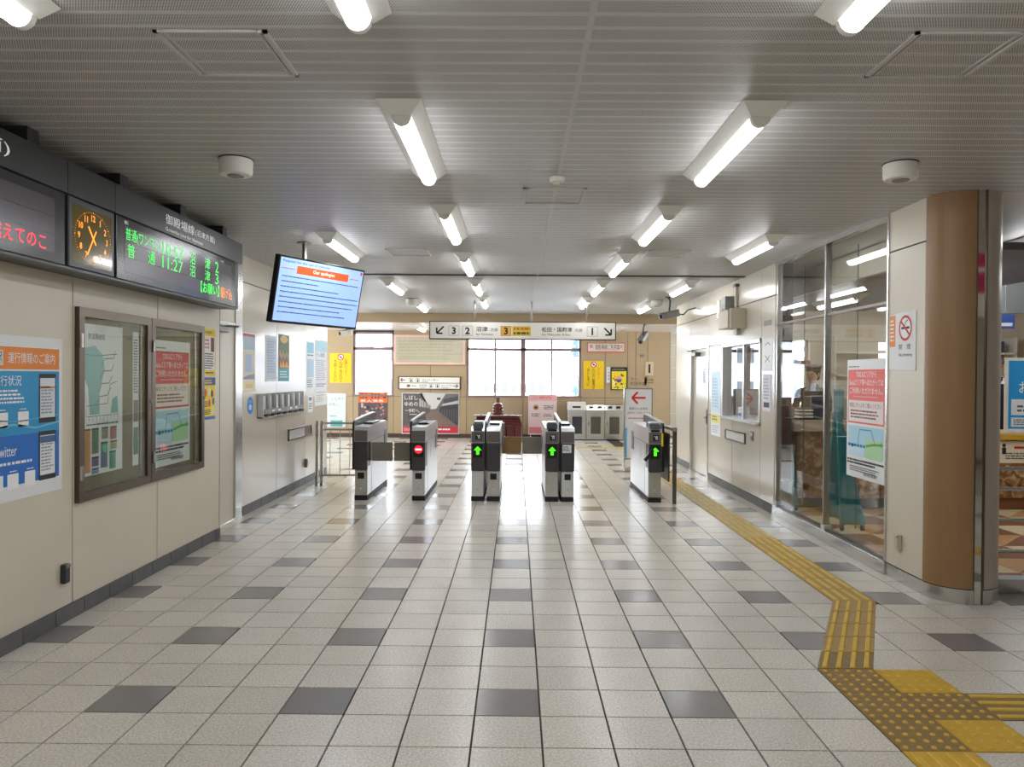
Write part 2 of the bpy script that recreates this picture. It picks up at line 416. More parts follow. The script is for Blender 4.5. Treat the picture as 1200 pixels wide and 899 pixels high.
# ---- tactile paving
tp = thing('tactile_paving', 'yellow tactile guide path running along the floor past the glass wall', 'tactile paving', (2.4, 5, 0))
def tblock(x0, x1, y0, y1, kind, base, bar):
    b = B().box(x0 + .002, x1 - .002, y0 + .002, y1 - .002, -.012, .002); blk = b.build('tactile_block', base, tp)
    b = B(); w_, d_ = x1 - x0, y1 - y0
    if kind in 'xy':
        for i in range(4):
            if kind == 'y':
                c = x0 + w_ * (i + .5) / 4; b.hexa([(c - .017, y0 + .012, 0), (c + .017, y0 + .012, 0), (c + .017, y1 - .012, 0), (c - .017, y1 - .012, 0), (c - .011, y0 + .018, .007), (c + .011, y0 + .018, .007), (c + .011, y1 - .018, .007), (c - .011, y1 - .018, .007)])
            else:
                c = y0 + d_ * (i + .5) / 4; b.hexa([(x0 + .012, c - .017, 0), (x1 - .012, c - .017, 0), (x1 - .012, c + .017, 0), (x0 + .012, c + .017, 0), (x0 + .018, c - .011, .007), (x1 - .018, c - .011, .007), (x1 - .018, c + .011, .007), (x0 + .018, c + .011, .007)])
            if y0 < 7.2: b.build('raised_bar', bar, blk); b = B()
        if y0 >= 7.2: b.build('raised_bars', bar, blk)['kind'] = 'stuff'
    else:
        for i in range(5):
            for j in range(5):
                cx, cy = x0 + w_ * (i + .5) / 5, y0 + d_ * (j + .5) / 5
                b.cyl((cx, cy, 0), (cx, cy, .007), .014, .009, seg=10)
        b.build('raised_dots', bar, blk)['kind'] = 'stuff'
for (x0, y0, base) in ((1.62, 3.80, 'tactile_base'), (1.62, 3.50, 'tactile_base'), (1.62, 3.20, 'tactile_base'), (1.92, 3.80, 'tactile_base_yellow'), (1.92, 3.50, 'tactile_base'), (1.92, 3.20, 'tactile_base_yellow')):
    tblock(x0, x0 + .3, y0, y0 + .3, 'd', base, 'tactile_bar')
for i in range(7): tblock(2.22 + .3 * i, 2.52 + .3 * i, 3.5, 3.8, 'x', 'tactile_base', 'tactile_bar')
for i in range(4): tblock(1.62, 1.92, 2.9 - .3 * i, 3.2 - .3 * i, 'y', 'tactile_base_yellow', 'tactile_bar')
y = 5.36
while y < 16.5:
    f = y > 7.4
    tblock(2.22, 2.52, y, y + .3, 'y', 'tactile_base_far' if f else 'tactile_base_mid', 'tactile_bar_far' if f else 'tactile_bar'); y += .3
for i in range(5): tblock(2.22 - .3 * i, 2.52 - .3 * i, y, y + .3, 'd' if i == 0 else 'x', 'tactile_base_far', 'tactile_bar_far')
def skew(p, n):      # the bent link: p = near-left, near-right, far-right, far-left
    P = lambda a, c: Vector(p[0]).lerp(Vector(p[1]), a).lerp(Vector(p[3]).lerp(Vector(p[2]), a), c)
    for j in range(n):
        c0, c1 = j / n + .003, (j + 1) / n - .003
        q = [P(0, c0), P(1, c0), P(1, c1), P(0, c1)]
        blk = B().hexa([v - Vector((0, 0, .012)) for v in q] + [v + Vector((0, 0, .002)) for v in q]).build('tactile_block', 'tactile_base' if j == 0 else 'tactile_base_mid', tp)
        b = B()
        for i in range(4):
            a = (i + .5) / 4; e = .055; d_ = .02
            lo = [P(a - e, c0 + d_ / n), P(a + e, c0 + d_ / n), P(a + e, c1 - d_ / n), P(a - e, c1 - d_ / n)]; hi = [P(a - e * .6, c0 + 2 * d_ / n), P(a + e * .6, c0 + 2 * d_ / n), P(a + e * .6, c1 - 2 * d_ / n), P(a - e * .6, c1 - 2 * d_ / n)]
            B().hexa(lo + [v + Vector((0, 0, .008)) for v in hi]).build('raised_bar', 'tactile_bar', blk)
skew([(1.62, 4.102, 0.0015), (1.92, 4.102, 0.0015), (2.52, 5.358, 0.0015), (2.22, 5.358, 0.0015)], 5)

# ---- ceiling
ceil = bx('ceiling', 'ceiling_void', -7.2, 9.2, -6.0, 16.1, CE + .02, CE + .14, origin=(0, 0, 0)); structure(ceil, 'grey perforated metal slat ceiling')
XS = 0.265
def slat_mesh(name, ln):
    b = B(); h = .0545 - .0016
    # shallow tray: flat face with turned-up edges
    b.hexa([(0, -h, 0), (ln, -h, 0), (ln, h, 0), (0, h, 0), (0, -h, .016), (ln, -h, .016), (ln, h, .016), (0, h, .016)])
    me = bpy.data.meshes.new(name); bmesh.ops.recalc_face_normals(b.bm, faces=b.bm.faces[:]); b.bm.to_mesh(me); b.bm.free(); me.materials.append(MATS['perforated_slat']); return me
SLL, SLR, SLR2 = slat_mesh('slat', XS + 3.0 - .012), slat_mesh('slat', RX + .02 - XS - .012), slat_mesh('slat', 6.5 - XS - .012)
y = 2.07
while y < 15.98:
    if not 9.88 < y < 10.06:
        for me, x in ((SLL, -3.0), (SLR2 if y < 5.42 else SLR, XS + .012)):
            o = bpy.data.objects.new('slat', me); COL.objects.link(o); o.location = (x, y, CE); o.parent = ceil
    y += .109
bx('ceiling_back_panel', 'ceiling_white', -7.2, 9.2, -6, 2.01, CE, CE + .02, ceil)
bx('ceiling_side_panel', 'ceiling_white', -7.2, -3.0, 2.01, 16.1, CE, CE + .02, ceil)
bx('ceiling_side_panel', 'ceiling_white', RX + .02, 9.2, 5.4, 16.1, CE + .012, CE + .02, ceil)
bx('centre_joint_strip', 'ceiling_white', XS - .012, XS + .012, 2.01, 5.30, CE - .003, CE + .018, ceil)
bx('centre_joint_fill', 'ceiling_white', XS - .012, XS + .012, 5.30, 5.82, CE + .001, CE + .018, ceil)
bx('centre_joint_strip', 'ceiling_white', XS - .012, XS + .012, 5.82, 16.0, CE - .003, CE + .018, ceil)
b = B().box(-2.95, 2.94, 9.925, 9.945, CE - .012, CE + .018); b.build('expansion_joint_lip', 'steel_dark', ceil)
bx('expansion_joint_strip', 'ceiling_gloss', -2.95, 2.94, 9.945, 10.02, CE - .004, CE + .018, ceil)
def hatch(x0, x1, y0, y1, bars='lr'):
    b = B(); t = .018
    if 'l' in bars: b.box(x0, x0 + t, y0, y1, CE - .009, CE + .004); b.box(x0 + t * 1.8, x0 + t * 2.4, y0, y1, CE - .004, CE + .004)
    if 'r' in bars: b.box(x1 - t, x1, y0, y1, CE - .009, CE + .004); b.box(x1 - t * 2.4, x1 - t * 1.8, y0, y1, CE - .004, CE + .004)
    b.box(x0, x1, y0, y0 + t * .8, CE - .009, CE + .004); b.box(x0, x1, y1 - t * .8, y1, CE - .009, CE + .004)
    b.build('access_hatch_frame', 'ceiling_white', ceil)
hatch(-1.39, -.955, 2.915, 3.35); hatch(1.49, 1.925, 2.90, 3.33); hatch(.04, .48, 5.32, 5.80); hatch(1.35, 1.78, 7.9, 8.35); hatch(-1.36, -.93, 7.9, 8.35)
low = bx('ceiling_lower', 'ceiling_gloss', -7.2, 9.2, 16.1, 20.6, 2.68, 3.0, origin=(0, 16, 2.68)); structure(low, 'lowered pale ceiling before the windows')
bx('bulkhead_face', 'wall_beige', -7.2, 9.2, 16.06, 16.1, 2.665, CE + .02, low)

# ---- left walls
wl = bx('wall_left', 'joint', -3.3, LX - .012, -6.0, 7.25, 0, CE + .05, origin=(LX, 0, 0)); structure(wl, 'cream panelled wall on the left')
ys = [-6, -1.2, 0, 1.2, 2.4, 3.6, 4.85, 6.0, 7.262]
for a, c in zip(ys[:-1], ys[1:]): bx('wall_panel', 'wall_cream', LX - .02, LX, a + .005, c - .005, .1, CE + .03, wl, bev=.002)
bx('corner_strip', 'joint', -3.0, LX - .003, 7.245, 7.275, 0.0, CE + .03, wl)
bs = structure(bx('baseboard_left', 'joint_light', LX - .01, LX + .004, -6, 7.262, 0, .098, origin=(LX, 0, 0)), 'dark stone baseboard along the left wall')
y = -5.95
while y < 7.2:
    bx('baseboard_tile', 'baseboard_stone', LX - .005, LX + .01, y + .004, min(y + .308, 7.262), 0.002, .1, bs); y += .312
wf = bx('wall_left_far', 'joint', -3.3, LX2 - .012, 8.37, 12.14, 0, CE + .05, origin=(LX2, 8.4, 0)); structure(wf, 'cream panelled wall beside the ticket gates')
ys = [8.37, 9.6, 10.92, 12.15]
for a, c in zip(ys[:-1], ys[1:]):
    bx('wall_panel', 'wall_cream_far', LX2 - .02, LX2, a + .005, c - .005, .1, 2.565, wf, bev=.002)
    bx('wall_panel', 'wall_cream_far', LX2 - .02, LX2, a + .005, c - .005, 2.575, CE + .03, wf, bev=.002)
bx('wall_end_panel', 'wall_cream_far', -3.3, LX2, 12.14, 12.16, 0, CE + .03, wf)
bs = structure(bx('baseboard_left_far', 'joint_light', LX2 - .01, LX2 + .004, 8.37, 12.15, 0, .098, origin=(LX2, 8.4, 0)), 'grey stone baseboard beside the gates')
y = 8.38
while y < 12.1:
    bx('baseboard_tile', 'baseboard_stone', LX2 - .005, LX2 + .01, y + .004, min(y + .308, 12.15), 0.002, .1, bs); y += .312
# door_1 in the recess
d1 = bx('door_1', 'steel', -3.1, LX2 + .01, 8.17, 8.37, 0, CE + .03, origin=(LX2, 8.0, 0)); structure(d1, 'cream door with steel frame in the left wall')
bx('door_leaf', 'wall_cream', -3.05, LX2 - .01, 7.25, 8.17, .01, 2.06, d1, bev=.003)
bx('door_head', 'steel', -3.05, LX2 + .008, 7.25, 8.17, 2.06, 2.10, d1)
bx('transom_panel', 'wall_cream', -3.05, LX2 - .002, 7.25, 8.165, 2.105, CE + .03, d1)
cl = bx('door_closer', 'steel_dark', LX2 - .01, LX2 + .06, 7.55, 7.85, 1.98, 2.045, d1, bev=.008)
b = B().tube([(LX2 + .03, 7.8, 2.05), (LX2 + .10, 8.0, 2.055), (LX2 + .02, 8.22, 2.06)], .008); b.build('closer_arm', 'steel_dark', d1)
b = B().cyl((LX2 - .01, 7.36, 1.0), (LX2 + .05, 7.36, 1.0), .012).cyl((LX2 + .05, 7.36, 1.0), (LX2 + .05, 7.48, 1.0), .01); b.build('door_handle', 'steel', d1)

# ---- left hall beyond the gates, unseen window openings added to admit daylight
wh = bx('wall_hall_left', 'wall_beige', -7.2, -7.0, 12.14, 20.6, 0, .9, origin=(-7.1, 16, 0)); structure(wh, 'beige sill wall of the hall left of the gates')
bx('wall_head', 'wall_beige', -7.2, -7.0, 12.14, 20.6, 2.5, 3.0, wh)
for a in (12.14, 14.0, 16.0, 18.0, 19.6): bx('pier', 'window_frame', -7.2, -7.0, a, a + .12, .9, 2.5, wh)
wx = structure(bx('wall_hall_front', 'wall_cream_far', -7.2, -3.3, 12.04, 12.16, 0, 3.0, origin=(-5, 12.1, 0)), 'wall closing the office behind the left wall')

# ---- right wall with service window and door
wr = sempty('wall_right', 'cream panelled wall with service window on the right')
def rpanel(y0, y1, z0, z1): bx('wall_panel', 'wall_cream_far', RX, RX + .02, y0 + .006, y1 - .006, z0 + .005, z1 - .005, wr, bev=.002)
ys = [8.75, 9.25, 10.47, 11.75, 12.96, 14.12]
for a, c in zip(ys[:-1], ys[1:]): rpanel(a, c, 2.5, CE + .03)
rpanel(8.75, 9.25, .1, 2.5); rpanel(9.25, 10.47, .1, .99); rpanel(10.47, 11.75, .1, .99); rpanel(9.25, 10.47, 2.03, 2.5); rpanel(10.47, 11.75, 2.03, 2.5)
rpanel(10.97, 11.75, .99, 2.03); rpanel(11.75, 12.96, 2.06, 2.5); rpanel(12.96, 14.12, .1, 2.5)
b = B()
for (a, c, z0, z1) in ((8.76, 9.25, 0, CE), (9.25, 10.97, 0, .985), (9.25, 10.97, 2.035, CE), (10.97, 11.74, 0, CE), (11.74, 12.97, 2.07, CE), (12.97, 14.10, 0, CE)): b.box(RX + .012, RX + .2, a, c, z0, z1)
b.build('wall_core', 'joint', wr)
bx('wall_end_panel', 'wall_cream_far', RX + .001, RX + .2, 14.10, 14.125, 0, CE + .03, wr)
bs = sempty('baseboard_right', 'grey stone baseboard along the right wall')
for (a, c) in ((8.76, 11.72), (12.98, 14.12)):
    y = a
    while y < c - .05:
        bx('baseboard_tile', 'baseboard_stone', RX - .01, RX + .01, y + .004, min(y + .308, c), .002, .1, bs); y += .312
    bx('baseboard_backing', 'joint_light', RX - .004, RX + .01, a, c, .001, .097, bs)
d2 = sempty('door_2', 'pale grey door with steel frame and closer in the right wall')
for (a, c) in ((11.74, 11.79), (12.92, 12.97)): bx('door_jamb', 'steel', RX - .01, RX + .1, a, c, 0, 2.07, d2)
bx('door_head', 'steel', RX - .01, RX + .1, 11.79, 12.92, 2.02, 2.07, d2)
bx('door_leaf', 'wall_cream_far', RX + .04, RX + .08, 11.79, 12.92, .01, 2.02, d2, bev=.003)
lf = bx('lever_handle', 'steel_dark', RX - .02, RX - .005, 11.86, 11.98, .93, .95, d2); bx('handle_plate', 'steel_dark', RX - .005, RX + .04, 11.86, 11.90, .84, 1.06, d2)
bx('door_closer', 'steel_dark', RX - .05, RX + .04, 12.45, 12.75, 1.90, 1.965, d2, bev=.008)
B().tube([(RX - .02, 12.5, 1.97), (RX - .12, 12.7, 1.985), (RX - .01, 12.93, 2.0)], .008).build('closer_arm', 'steel_dark', d2)
o, p = board('door_notice', None, None, (RX + .04, 12.30, 1.72), UR, .22, .26, .002, 'paper', parent=d2); p.scrawl(.03, .03, .16, .2, 6, ink(120, 140, 160)); p.done()
# window_1: service window
w1 = sempty('window_1', 'service window with half drawn curtain in the right wall')
y0, y1, z0, z1 = 9.25, 10.97, .99, 2.03
for a, c in ((y0, y0 + .04), (y1 - .04, y1)): bx('window_jamb', 'steel_bright', RX - .012, RX + .12, a, c, z0, z1, w1)
bx('window_head', 'steel_bright', RX - .02, RX + .12, y0, y1, z1 - .045, z1, w1)
bx('window_sill', 'steel_bright', RX - .06, RX + .25, y0, y1, z0, z0 + .03, w1)
bx('meeting_stile', 'steel_bright', RX + .02, RX + .06, 10.02, 10.07, z0 + .03, z1 - .045, w1)
bx('window_pane', 'glass', RX + .036, RX + .042, y0 + .04, 10.02, z0 + .03, z1 - .045, w1)
bx('window_pane', 'glass', RX + .052, RX + .058, 10.07, y1 - .04, z0 + .03, z1 - .045, w1)
# ticket office behind the service window


# ---- back wall
wb = sempty('wall_back', 'beige panelled wall with windows at the far end')
def bpanel(x0, x1, z0, z1): bx('wall_panel', 'wall_beige', x0 + .005, x1 - .005, BY, BY + .02, z0 + .004, z1 - .004, wb, bev=.002)
for a, c in ((-7.0, -5.4), (-5.4, -4.08)): bpanel(a, c, 1.03, 2.7); bpanel(a, c, .1, 1.03)
for a, c in ((-4.08, -3.07), (-3.07, -2.15), (-2.15, -1.24), (-1.24, -.45), (-.45, .17), (.17, .9), (.9, 1.61), (1.61, 2.22), (2.22, 2.78)): bpanel(a, c, .1, 1.03)
for a, c in ((-3.07, -2.15), (-2.15, -1.24), (1.61, 2.22), (2.22, 2.78)): bpanel(a, c, 1.03, 2.7)
for a, c in ((2.78, 2.98), (2.98, 3.28), (3.28, 3.83)): bpanel(a, c, .1, 2.7)
b = B()
for (a, c, z0, z1) in ((-7.2, -4.08, 0, 3), (-4.08, -3.07, 0, 1.03), (-4.08, -3.07, 2.64, 3), (-3.07, -1.24, 0, 3), (-1.24, 1.61, 0, 1.03), (-1.24, 1.61, 2.64, 3), (1.61, 3.83, 0, 3)): b.box(a, c, BY + .012, BY + .22, z0, z1)
b.build('wall_core', 'joint', wb)
bx('corner_strip', 'wall_beige', 3.83, 3.85, BY, BY + .22, 0, 2.7, wb)
structure(bx('baseboard_back', 'frame_brown', -7, 3.84, BY - .012, BY + .01, 0, .1), 'dark brown baseboard along the back wall')
def win(n, label, x0, x1, z0, z1, zt, mull, thick):
    r = sempty('window_%d' % n, label); f = 'window_frame'; a, c = BY + .02, BY + .12
    bx('window_frame', f, x0, x0 + .05, a, c, z0, z1, r); bx('window_frame', f, x1 - .05, x1, a, c, z0, z1, r)
    bx('window_frame', f, x0, x1, a, c, z1 - .05, z1, r); bx('window_sill', f, x0 - .03, x1 + .03, BY - .025, c, z0 - .01, z0 + .045, r)
    bx('transom_bar', f, x0, x1, a, c, zt, zt + .07, r)
    for mx_ in mull: bx('mullion', f, mx_ - .022, mx_ + .022, a + .01, c - .01, z0, z1, r)
    for mx_ in thick: bx('mullion', f, mx_ - .06, mx_ + .06, a, c, z0, z1, r)
    e = sorted([x0 + .05] + list(mull) + list(thick) + [x1 - .05])
    for q, s in zip(e[:-1], e[1:]):
        bx('window_pane', 'glass', q + .02, s - .02, BY + .06, BY + .066, z0 + .04, zt + .01, r); bx('window_pane', 'glass', q + .02, s - .02, BY + .07, BY + .076, zt + .06, z1 - .04, r)
win(2, 'tall window left of the pale framed billboard', -4.08, -3.07, 1.03, 2.64, 2.19, [], [])
win(3, 'wide four pane window in the middle of the back wall', -1.24, 1.61, 1.03, 2.64, 2.19, [-.53, .88], [.17])
# corridor beyond the right wall's end
wc = structure(bx('wall_corridor', 'plastic_white', 3.85, 7.2, 20.3, 20.5, 0, 2.7, origin=(5, 20.3, 0)), 'white tiled corridor wall at the far right')
for i in range(5):
    for j in range(9): bx('wall_tile', 'wall_cream_far', 3.87 + .3 * i, 4.16 + .3 * i, 20.285, 20.3, .01 + .3 * j, .3 + .3 * j, wc)
ws = structure(bx('wall_hall_right', 'wall_beige', 7.0, 7.2, 14.1, 20.6, 0, .9, origin=(7.1, 17, 0)), 'beige sill wall of the hall on the right')
bx('wall_head', 'wall_beige', 7.0, 7.2, 14.1, 20.6, 2.5, 3.0, ws)
for a in (14.1, 16.2, 18.3, 20.4): bx('pier', 'window_frame', 7.0, 7.2, a, a + .12, .9, 2.5, ws)  # unseen openings between the piers, added to let daylight into the hall
whs = structure(bx('wall_hall_side', 'wall_cream_far', RX + .2, 7.2, 14.1, 14.2, 0, .9, origin=(5, 14.1, 0)), 'wall closing the shop toward the far hall')
for a, c, z0, z1 in ((RX + .2, 3.95, .9, 3.0), (5.3, 7.2, .9, 3.0), (3.95, 5.3, 2.25, 3.0)): bx('wall_panel', 'wall_cream_far', a, c, 14.1, 14.2, z0, z1, whs)
# behind the camera
wk = structure(bx('wall_rear', 'wall_cream', -3.3, 9.2, -6.2, -6.0, 0, 3.0, origin=(0, -6, 0)), 'cream wall behind the viewer')
for i in range(6): bx('wall_panel', 'wall_cream', -2.8 + 2 * i, -.82 + 2 * i, -6.0, -5.985, .1, CE, wk)
wq = structure(bx('wall_side_right', 'wall_cream', 9.0, 9.2, -6, 14.2, 0, 3.1, origin=(9.1, 0, 0)), 'cream wall closing the side concourse on the right')

# ---- pillar and glass wall
pl = sempty('pillar_wall', 'rounded brown and cream pillar at the end of the glass wall')
bx('pillar_core', 'joint', 2.96, 3.42, 5.545, 6.09, 0, CE + .02, pl)
bx('pillar_panel', 'wall_cream', RX, RX + .03, 5.548, 6.09, .105, 2.545, pl, bev=.002); bx('pillar_panel', 'wall_cream', RX, RX + .03, 5.548, 6.09, 2.555, CE + .02, pl, bev=.002)
bx('pillar_panel', 'grey_column', 3.41, 3.44, 5.548, 6.09, .105, CE + .02, pl)
PC, PR = (3.19, 5.545), .25
def arc(a0, a1, r0, r1, z0, z1, name, mt, n=14):
    b = B(); P = lambda r, t, z: (PC[0] + r * math.cos(t), PC[1] + r * math.sin(t), z)
    for i in range(n):
        t0, t1 = math.radians(a0 + (a1 - a0) * i / n), math.radians(a0 + (a1 - a0) * (i + 1) / n)
        b.hexa([P(r0, t0, z0), P(r1, t0, z0), P(r1, t1, z0), P(r0, t1, z0), P(r0, t0, z1), P(r1, t0, z1), P(r1, t1, z1), P(r0, t1, z1)])
    bmesh.ops.remove_doubles(b.bm, verts=b.bm.verts[:], dist=1e-5)
    return b.build(name, mt, pl, smooth=True)
arc(180.5, 263, .2, PR, .105, CE + .02, 'curved_brown_panel', 'brown_column'); arc(278, 359.5, .2, PR, .105, CE + .02, 'curved_grey_panel', 'grey_column')
arc(180, 263.3, .2, PR + .004, 0, .1, 'base_trim', 'steel'); arc(277.7, 360, .2, PR + .004, 0, .1, 'base_trim', 'steel')
arc(180, 263, .2, PR - .008, .1, .106, 'shadow_joint', 'black_matte'); arc(278, 360, .2, PR - .008, .1, .106, 'shadow_joint', 'black_matte')
bx('base_trim', 'steel', RX - .004, RX + .03, 5.545, 6.09, 0, .1, pl)
bx('mirror_slot', 'mirror', 3.165, 3.22, 5.305, 5.34, 0, CE + .02, pl)
b = B().box(3.155, 3.165, 5.296, 5.34, 0, CE + .02).box(3.221, 3.231, 5.296, 5.34, 0, CE + .02); b.build('slot_edge_trim', 'bronze', pl)
gw = sempty('glass_wall', 'full height glass wall of the shop with steel mullions')
Y0, Y1, YM = 6.09, 8.75, 7.33
bx('kerb', 'steel', RX - .02, RX + .10, Y0, Y1, 0, .11, gw, bev=.004)
bx('kerb_channel', 'steel_dark', RX + .0, RX + .06, Y0, Y1, .11, .125, gw)
bx('head_rail', 'steel', RX - .01, RX + .06, Y0, Y1, CE - .03, CE + .03, gw)
bx('transom_bar', 'steel_dark', RX + .005, RX + .035, Y0, Y1, 2.15, 2.175, gw)
for yy in (Y0 + .012, YM, Y1 - .075): bx('mullion', 'steel', RX - .008, RX + .05, yy - .014, yy + .014, .11, CE - .03, gw)
for a, c in ((Y0 + .03, YM - .018), (YM + .018, Y1 - .1)):
    bx('glass_pane', 'glass_shop', RX + .014, RX + .024, a, c, .125, 2.15, gw); bx('glass_pane', 'glass_shop', RX + .014, RX + .024, a, c, 2.175, CE - .03, gw)
for yy in (YM, Y1 - .075):
    bx('glass_fin', 'glass_shop', RX + .05, RX + .3, yy - .006, yy + .006, .125, CE - .03, gw); bx('fin_edge', 'steel_dark', RX + .3, RX + .306, yy - .007, yy + .007, .125, CE - .03, gw)
bx('mullion_foot', 'steel_bright', RX - .012, RX + .06, YM - .04, YM + .04, .0, .16, gw); bx('mullion_foot', 'steel_bright', RX - .012, RX + .06, Y1 - .115, Y1 - .035, 0, .16, gw)

# ---- shop shell
sf = bx('floor_shop', 'wood_tan', RX + .1, 8.9, 5.62, 14.1, -.02, .0, origin=(3, 5.7, 0)); structure(sf, 'patterned shop floor in brown, tan and cream')
def tri(name):
    b = B(); b.prism([(-.248, -.248, 0), (.248, -.248, 0), (.248, .248, 0)], (0, 0, .006)); bmesh.ops.recalc_face_normals(b.bm, faces=b.bm.faces[:])
    me = bpy.data.meshes.new(name); b.bm.to_mesh(me); b.bm.free(); return me
TM = {}
for q in ('wood_tan', 'wood_brown', 'wood_cream'): TM[q] = tri('floor_piece'); TM[q].materials.append(MATS[q])
for i in range(9):
    for j in range(7):
        for k in (0, 1):
            q = ('wood_cream', 'wood_brown', 'wood_tan', 'wood_cream', 'wood_brown')[(i + 2 * j + 3 * k) % 5]
            o = bpy.data.objects.new('floor_piece', TM[q]); COL.objects.link(o); o.parent = sf; o.location = (3.3 + .5 * i - 3, 5.92 + .5 * j - 5.7, .0); o.rotation_euler.z = math.pi * k
ss = structure(bx('wall_shop_back', 'wall_cream', RX + .2, 9.0, 13.9, 14.0, 0, .9, origin=(6, 14, 0)), 'back wall of the shop with a window')
b = B().box(RX + .2, 3.95, 13.9, 14.0, .9, CE).box(5.3, 9.0, 13.9, 14.0, .9, CE).box(3.95, 5.3, 13.9, 14.0, 2.25, CE); b.build('wall_panel', 'wall_cream', ss)
bx('window_bar', 'window_frame', 4.55, 4.62, 13.88, 13.96, .9, 2.25, ss); bx('window_bar', 'window_frame', 3.95, 5.3, 13.88, 13.96, 1.8, 1.88, ss)
so = structure(bx('ceiling_shop_soffit', 'dark_soffit', 3.55, 5.4, 6.2, 12.0, 2.60, 2.66, origin=(4.4, 8, 2.6)), 'dark grey soffit inside the glass wall')
bx('soffit_face', 'wall_cream', 3.5, 3.55, 6.2, 12.0, 2.58, CE, so)

# ================================================================== THINGS
# ---- ceiling lights
def make_lamp():
    r = thing('ceiling_light', '', 'ceiling light', (0, 0, CE)); h, ln = .11, 1.33
    z0, z1 = CE - .002, CE - .054
    b = B().hexa([(-.05, .07, z1), (.05, .07, z1), (.05, ln - .03, z1), (-.05, ln - .03, z1), (-h, 0, z0), (h, 0, z0), (h, ln, z0), (-h, ln, z0)]); b.build('lamp_body', 'lamp_white', r)
    b = B(); n = 10; r0 = .044
    pts = [(r0 * math.cos(math.pi + math.pi * i / n), .115, z1 + r0 * .95 * math.sin(math.pi + math.pi * i / n)) for i in range(n + 1)]
    b.prism(pts, (0, ln - .185, 0)); b.build('light_diffuser', 'diffuser', r, smooth=True)
    for y_, d in ((.085, .03), (ln - .07, .03)):
        pts = [(r0 * 1.05 * math.cos(math.pi + math.pi * i / n), y_, z1 + r0 * 1.0 * math.sin(math.pi + math.pi * i / n)) for i in range(n + 1)]
        B().prism(pts, (0, d, 0)).build('end_cap', 'lamp_white', r, smooth=True)
    return r
proto = make_lamp(); first = True
ORD = ['nearest', 'second', 'third', 'fourth', 'fifth', 'sixth', 'seventh']
def rows_of(x, ys_, row):
    global first
    for i, y_ in enumerate(ys_):
        o = proto if first else copy_tree(proto); first = False
        o.location = (x, y_, CE); o['group'] = 'tube lights on the slat ceiling'
        o['label'] = '%s white tube light of the %s ceiling row, counted from the viewer' % (ORD[i], row)
inner = [1.44, 3.62, 5.84, 8.09, 10.34, 12.5]
outer = [1.42, 6.97, 10.3, 13.4]
rows_of(-.565, inner, 'inner left'); rows_of(1.165, inner, 'inner right'); rows_of(-1.745, outer, 'outer left'); rows_of(2.345, outer[1:], 'outer right')
for i, (x, y_) in enumerate(((-.565, -1.2), (1.165, -1.2), (-.565, -4.0), (1.165, -4.0), (4.6, -.8), (5.4, 2.2), (2.345, -1.5), (-1.745, -1.5))):
    o = copy_tree(proto); o.location = (x, y_, CE); o['group'] = 'tube lights behind the viewer'; o['label'] = 'tube light on the ceiling outside the picture, %s' % ['left of two just behind the viewer', 'right of two just behind the viewer', 'left of two at the rear wall', 'right of two at the rear wall', 'in the side concourse behind the viewer', 'in the side concourse beside the magenta sign', 'behind the viewer toward the side concourse', 'behind the viewer along the left wall'][i]
for i, (x, y_) in enumerate(((-2.2, 16.9), (-1.5, 17.4), (2.2, 16.9))):
    o = copy_tree(proto); o.location = (x, y_, 2.68); o['group'] = 'tube lights on the lowered ceiling'
    o['label'] = ('tube light on the lowered ceiling nearest the left window', 'tube light on the lowered ceiling above the framed billboard', 'tube light on the lowered ceiling above the steel cabinets')[i]
for i, (x, y_, z_) in enumerate(((4.75, 6.1, CE), (5.9, 6.6, CE), (4.4, 12.1, CE), (6.4, 9.2, CE), (6.4, 12.0, CE), (4.2, 6.9, 2.60), (4.2, 9.4, 2.60), (7.6, 7.5, CE), (5.6, 8.6, CE), (6.9, 6.4, CE), (5.7, 10.8, CE), (7.7, 10.4, CE))):  # all but the first are unseen lamps added to brighten the shop
    o = copy_tree(proto); o.location = (x, y_, z_); o['group'] = 'tube lights inside the shop'
    o['label'] = ('tube light inside the shop just behind the grey pillar half', 'added tube light inside the shop further right of the pillar', 'added tube light over the office desk behind the service window', 'added tube light above the shop counter with yellow edge', 'added tube light at the back of the shop', 'added tube light under the dark soffit behind the glass wall', 'added tube light under the dark soffit over the marble counter', 'added tube light at the far right of the shop', 'added tube light in the middle of the shop before the counter', 'added tube light over the patterned floor near the shop front', 'added tube light behind the counter with yellow edge', 'added tube light in the back right corner of the shop')[i]

# ---- round ceiling loudspeakers, smoke detector
for i, (x, y_, lb) in enumerate(((-1.71, 4.66, 'round white ceiling loudspeaker near the departure board'), (2.32, 4.68, 'round white ceiling loudspeaker near the brown pillar'), (-1.78, 13.03, 'small round white ceiling loudspeaker left of the hanging platform sign'), (2.38, 13.05, 'small round white ceiling loudspeaker right of the hanging platform sign'))):
    r = thing('ceiling_speaker', lb, 'loudspeaker', (x, y_, CE), 'round ceiling loudspeakers')
    B().lathe((x, y_, CE), [(.098, -.004), (.1, -.012), (.098, -.085), (.09, -.098), (.06, -.1)], 32).build('speaker_body', 'plastic_white', r, smooth=True)
    B().lathe((x, y_, CE), [(.05, -.1), (.048, -.106), (.02, -.107)], 24).build('speaker_grille', 'plastic_grey', r, smooth=True)
    B().lathe((x, y_, CE), [(.102, -.001), (.102, -.006)], 32).build('mounting_ring', 'black_matte', r)
r = thing('smoke_detector', 'small white smoke detector on the ceiling centre joint', 'smoke detector', (.258, 5.05, CE))
B().lathe((.258, 5.05, CE), [(.05, 0), (.052, -.012), (.046, -.028), (.03, -.034)], 24).build('detector_base', 'plastic_white', r, smooth=True)
B().lathe((.258, 5.05, CE), [(.026, -.034), (.024, -.05), (.01, -.056)], 20).build('detector_head', 'plastic_beige', r, smooth=True)

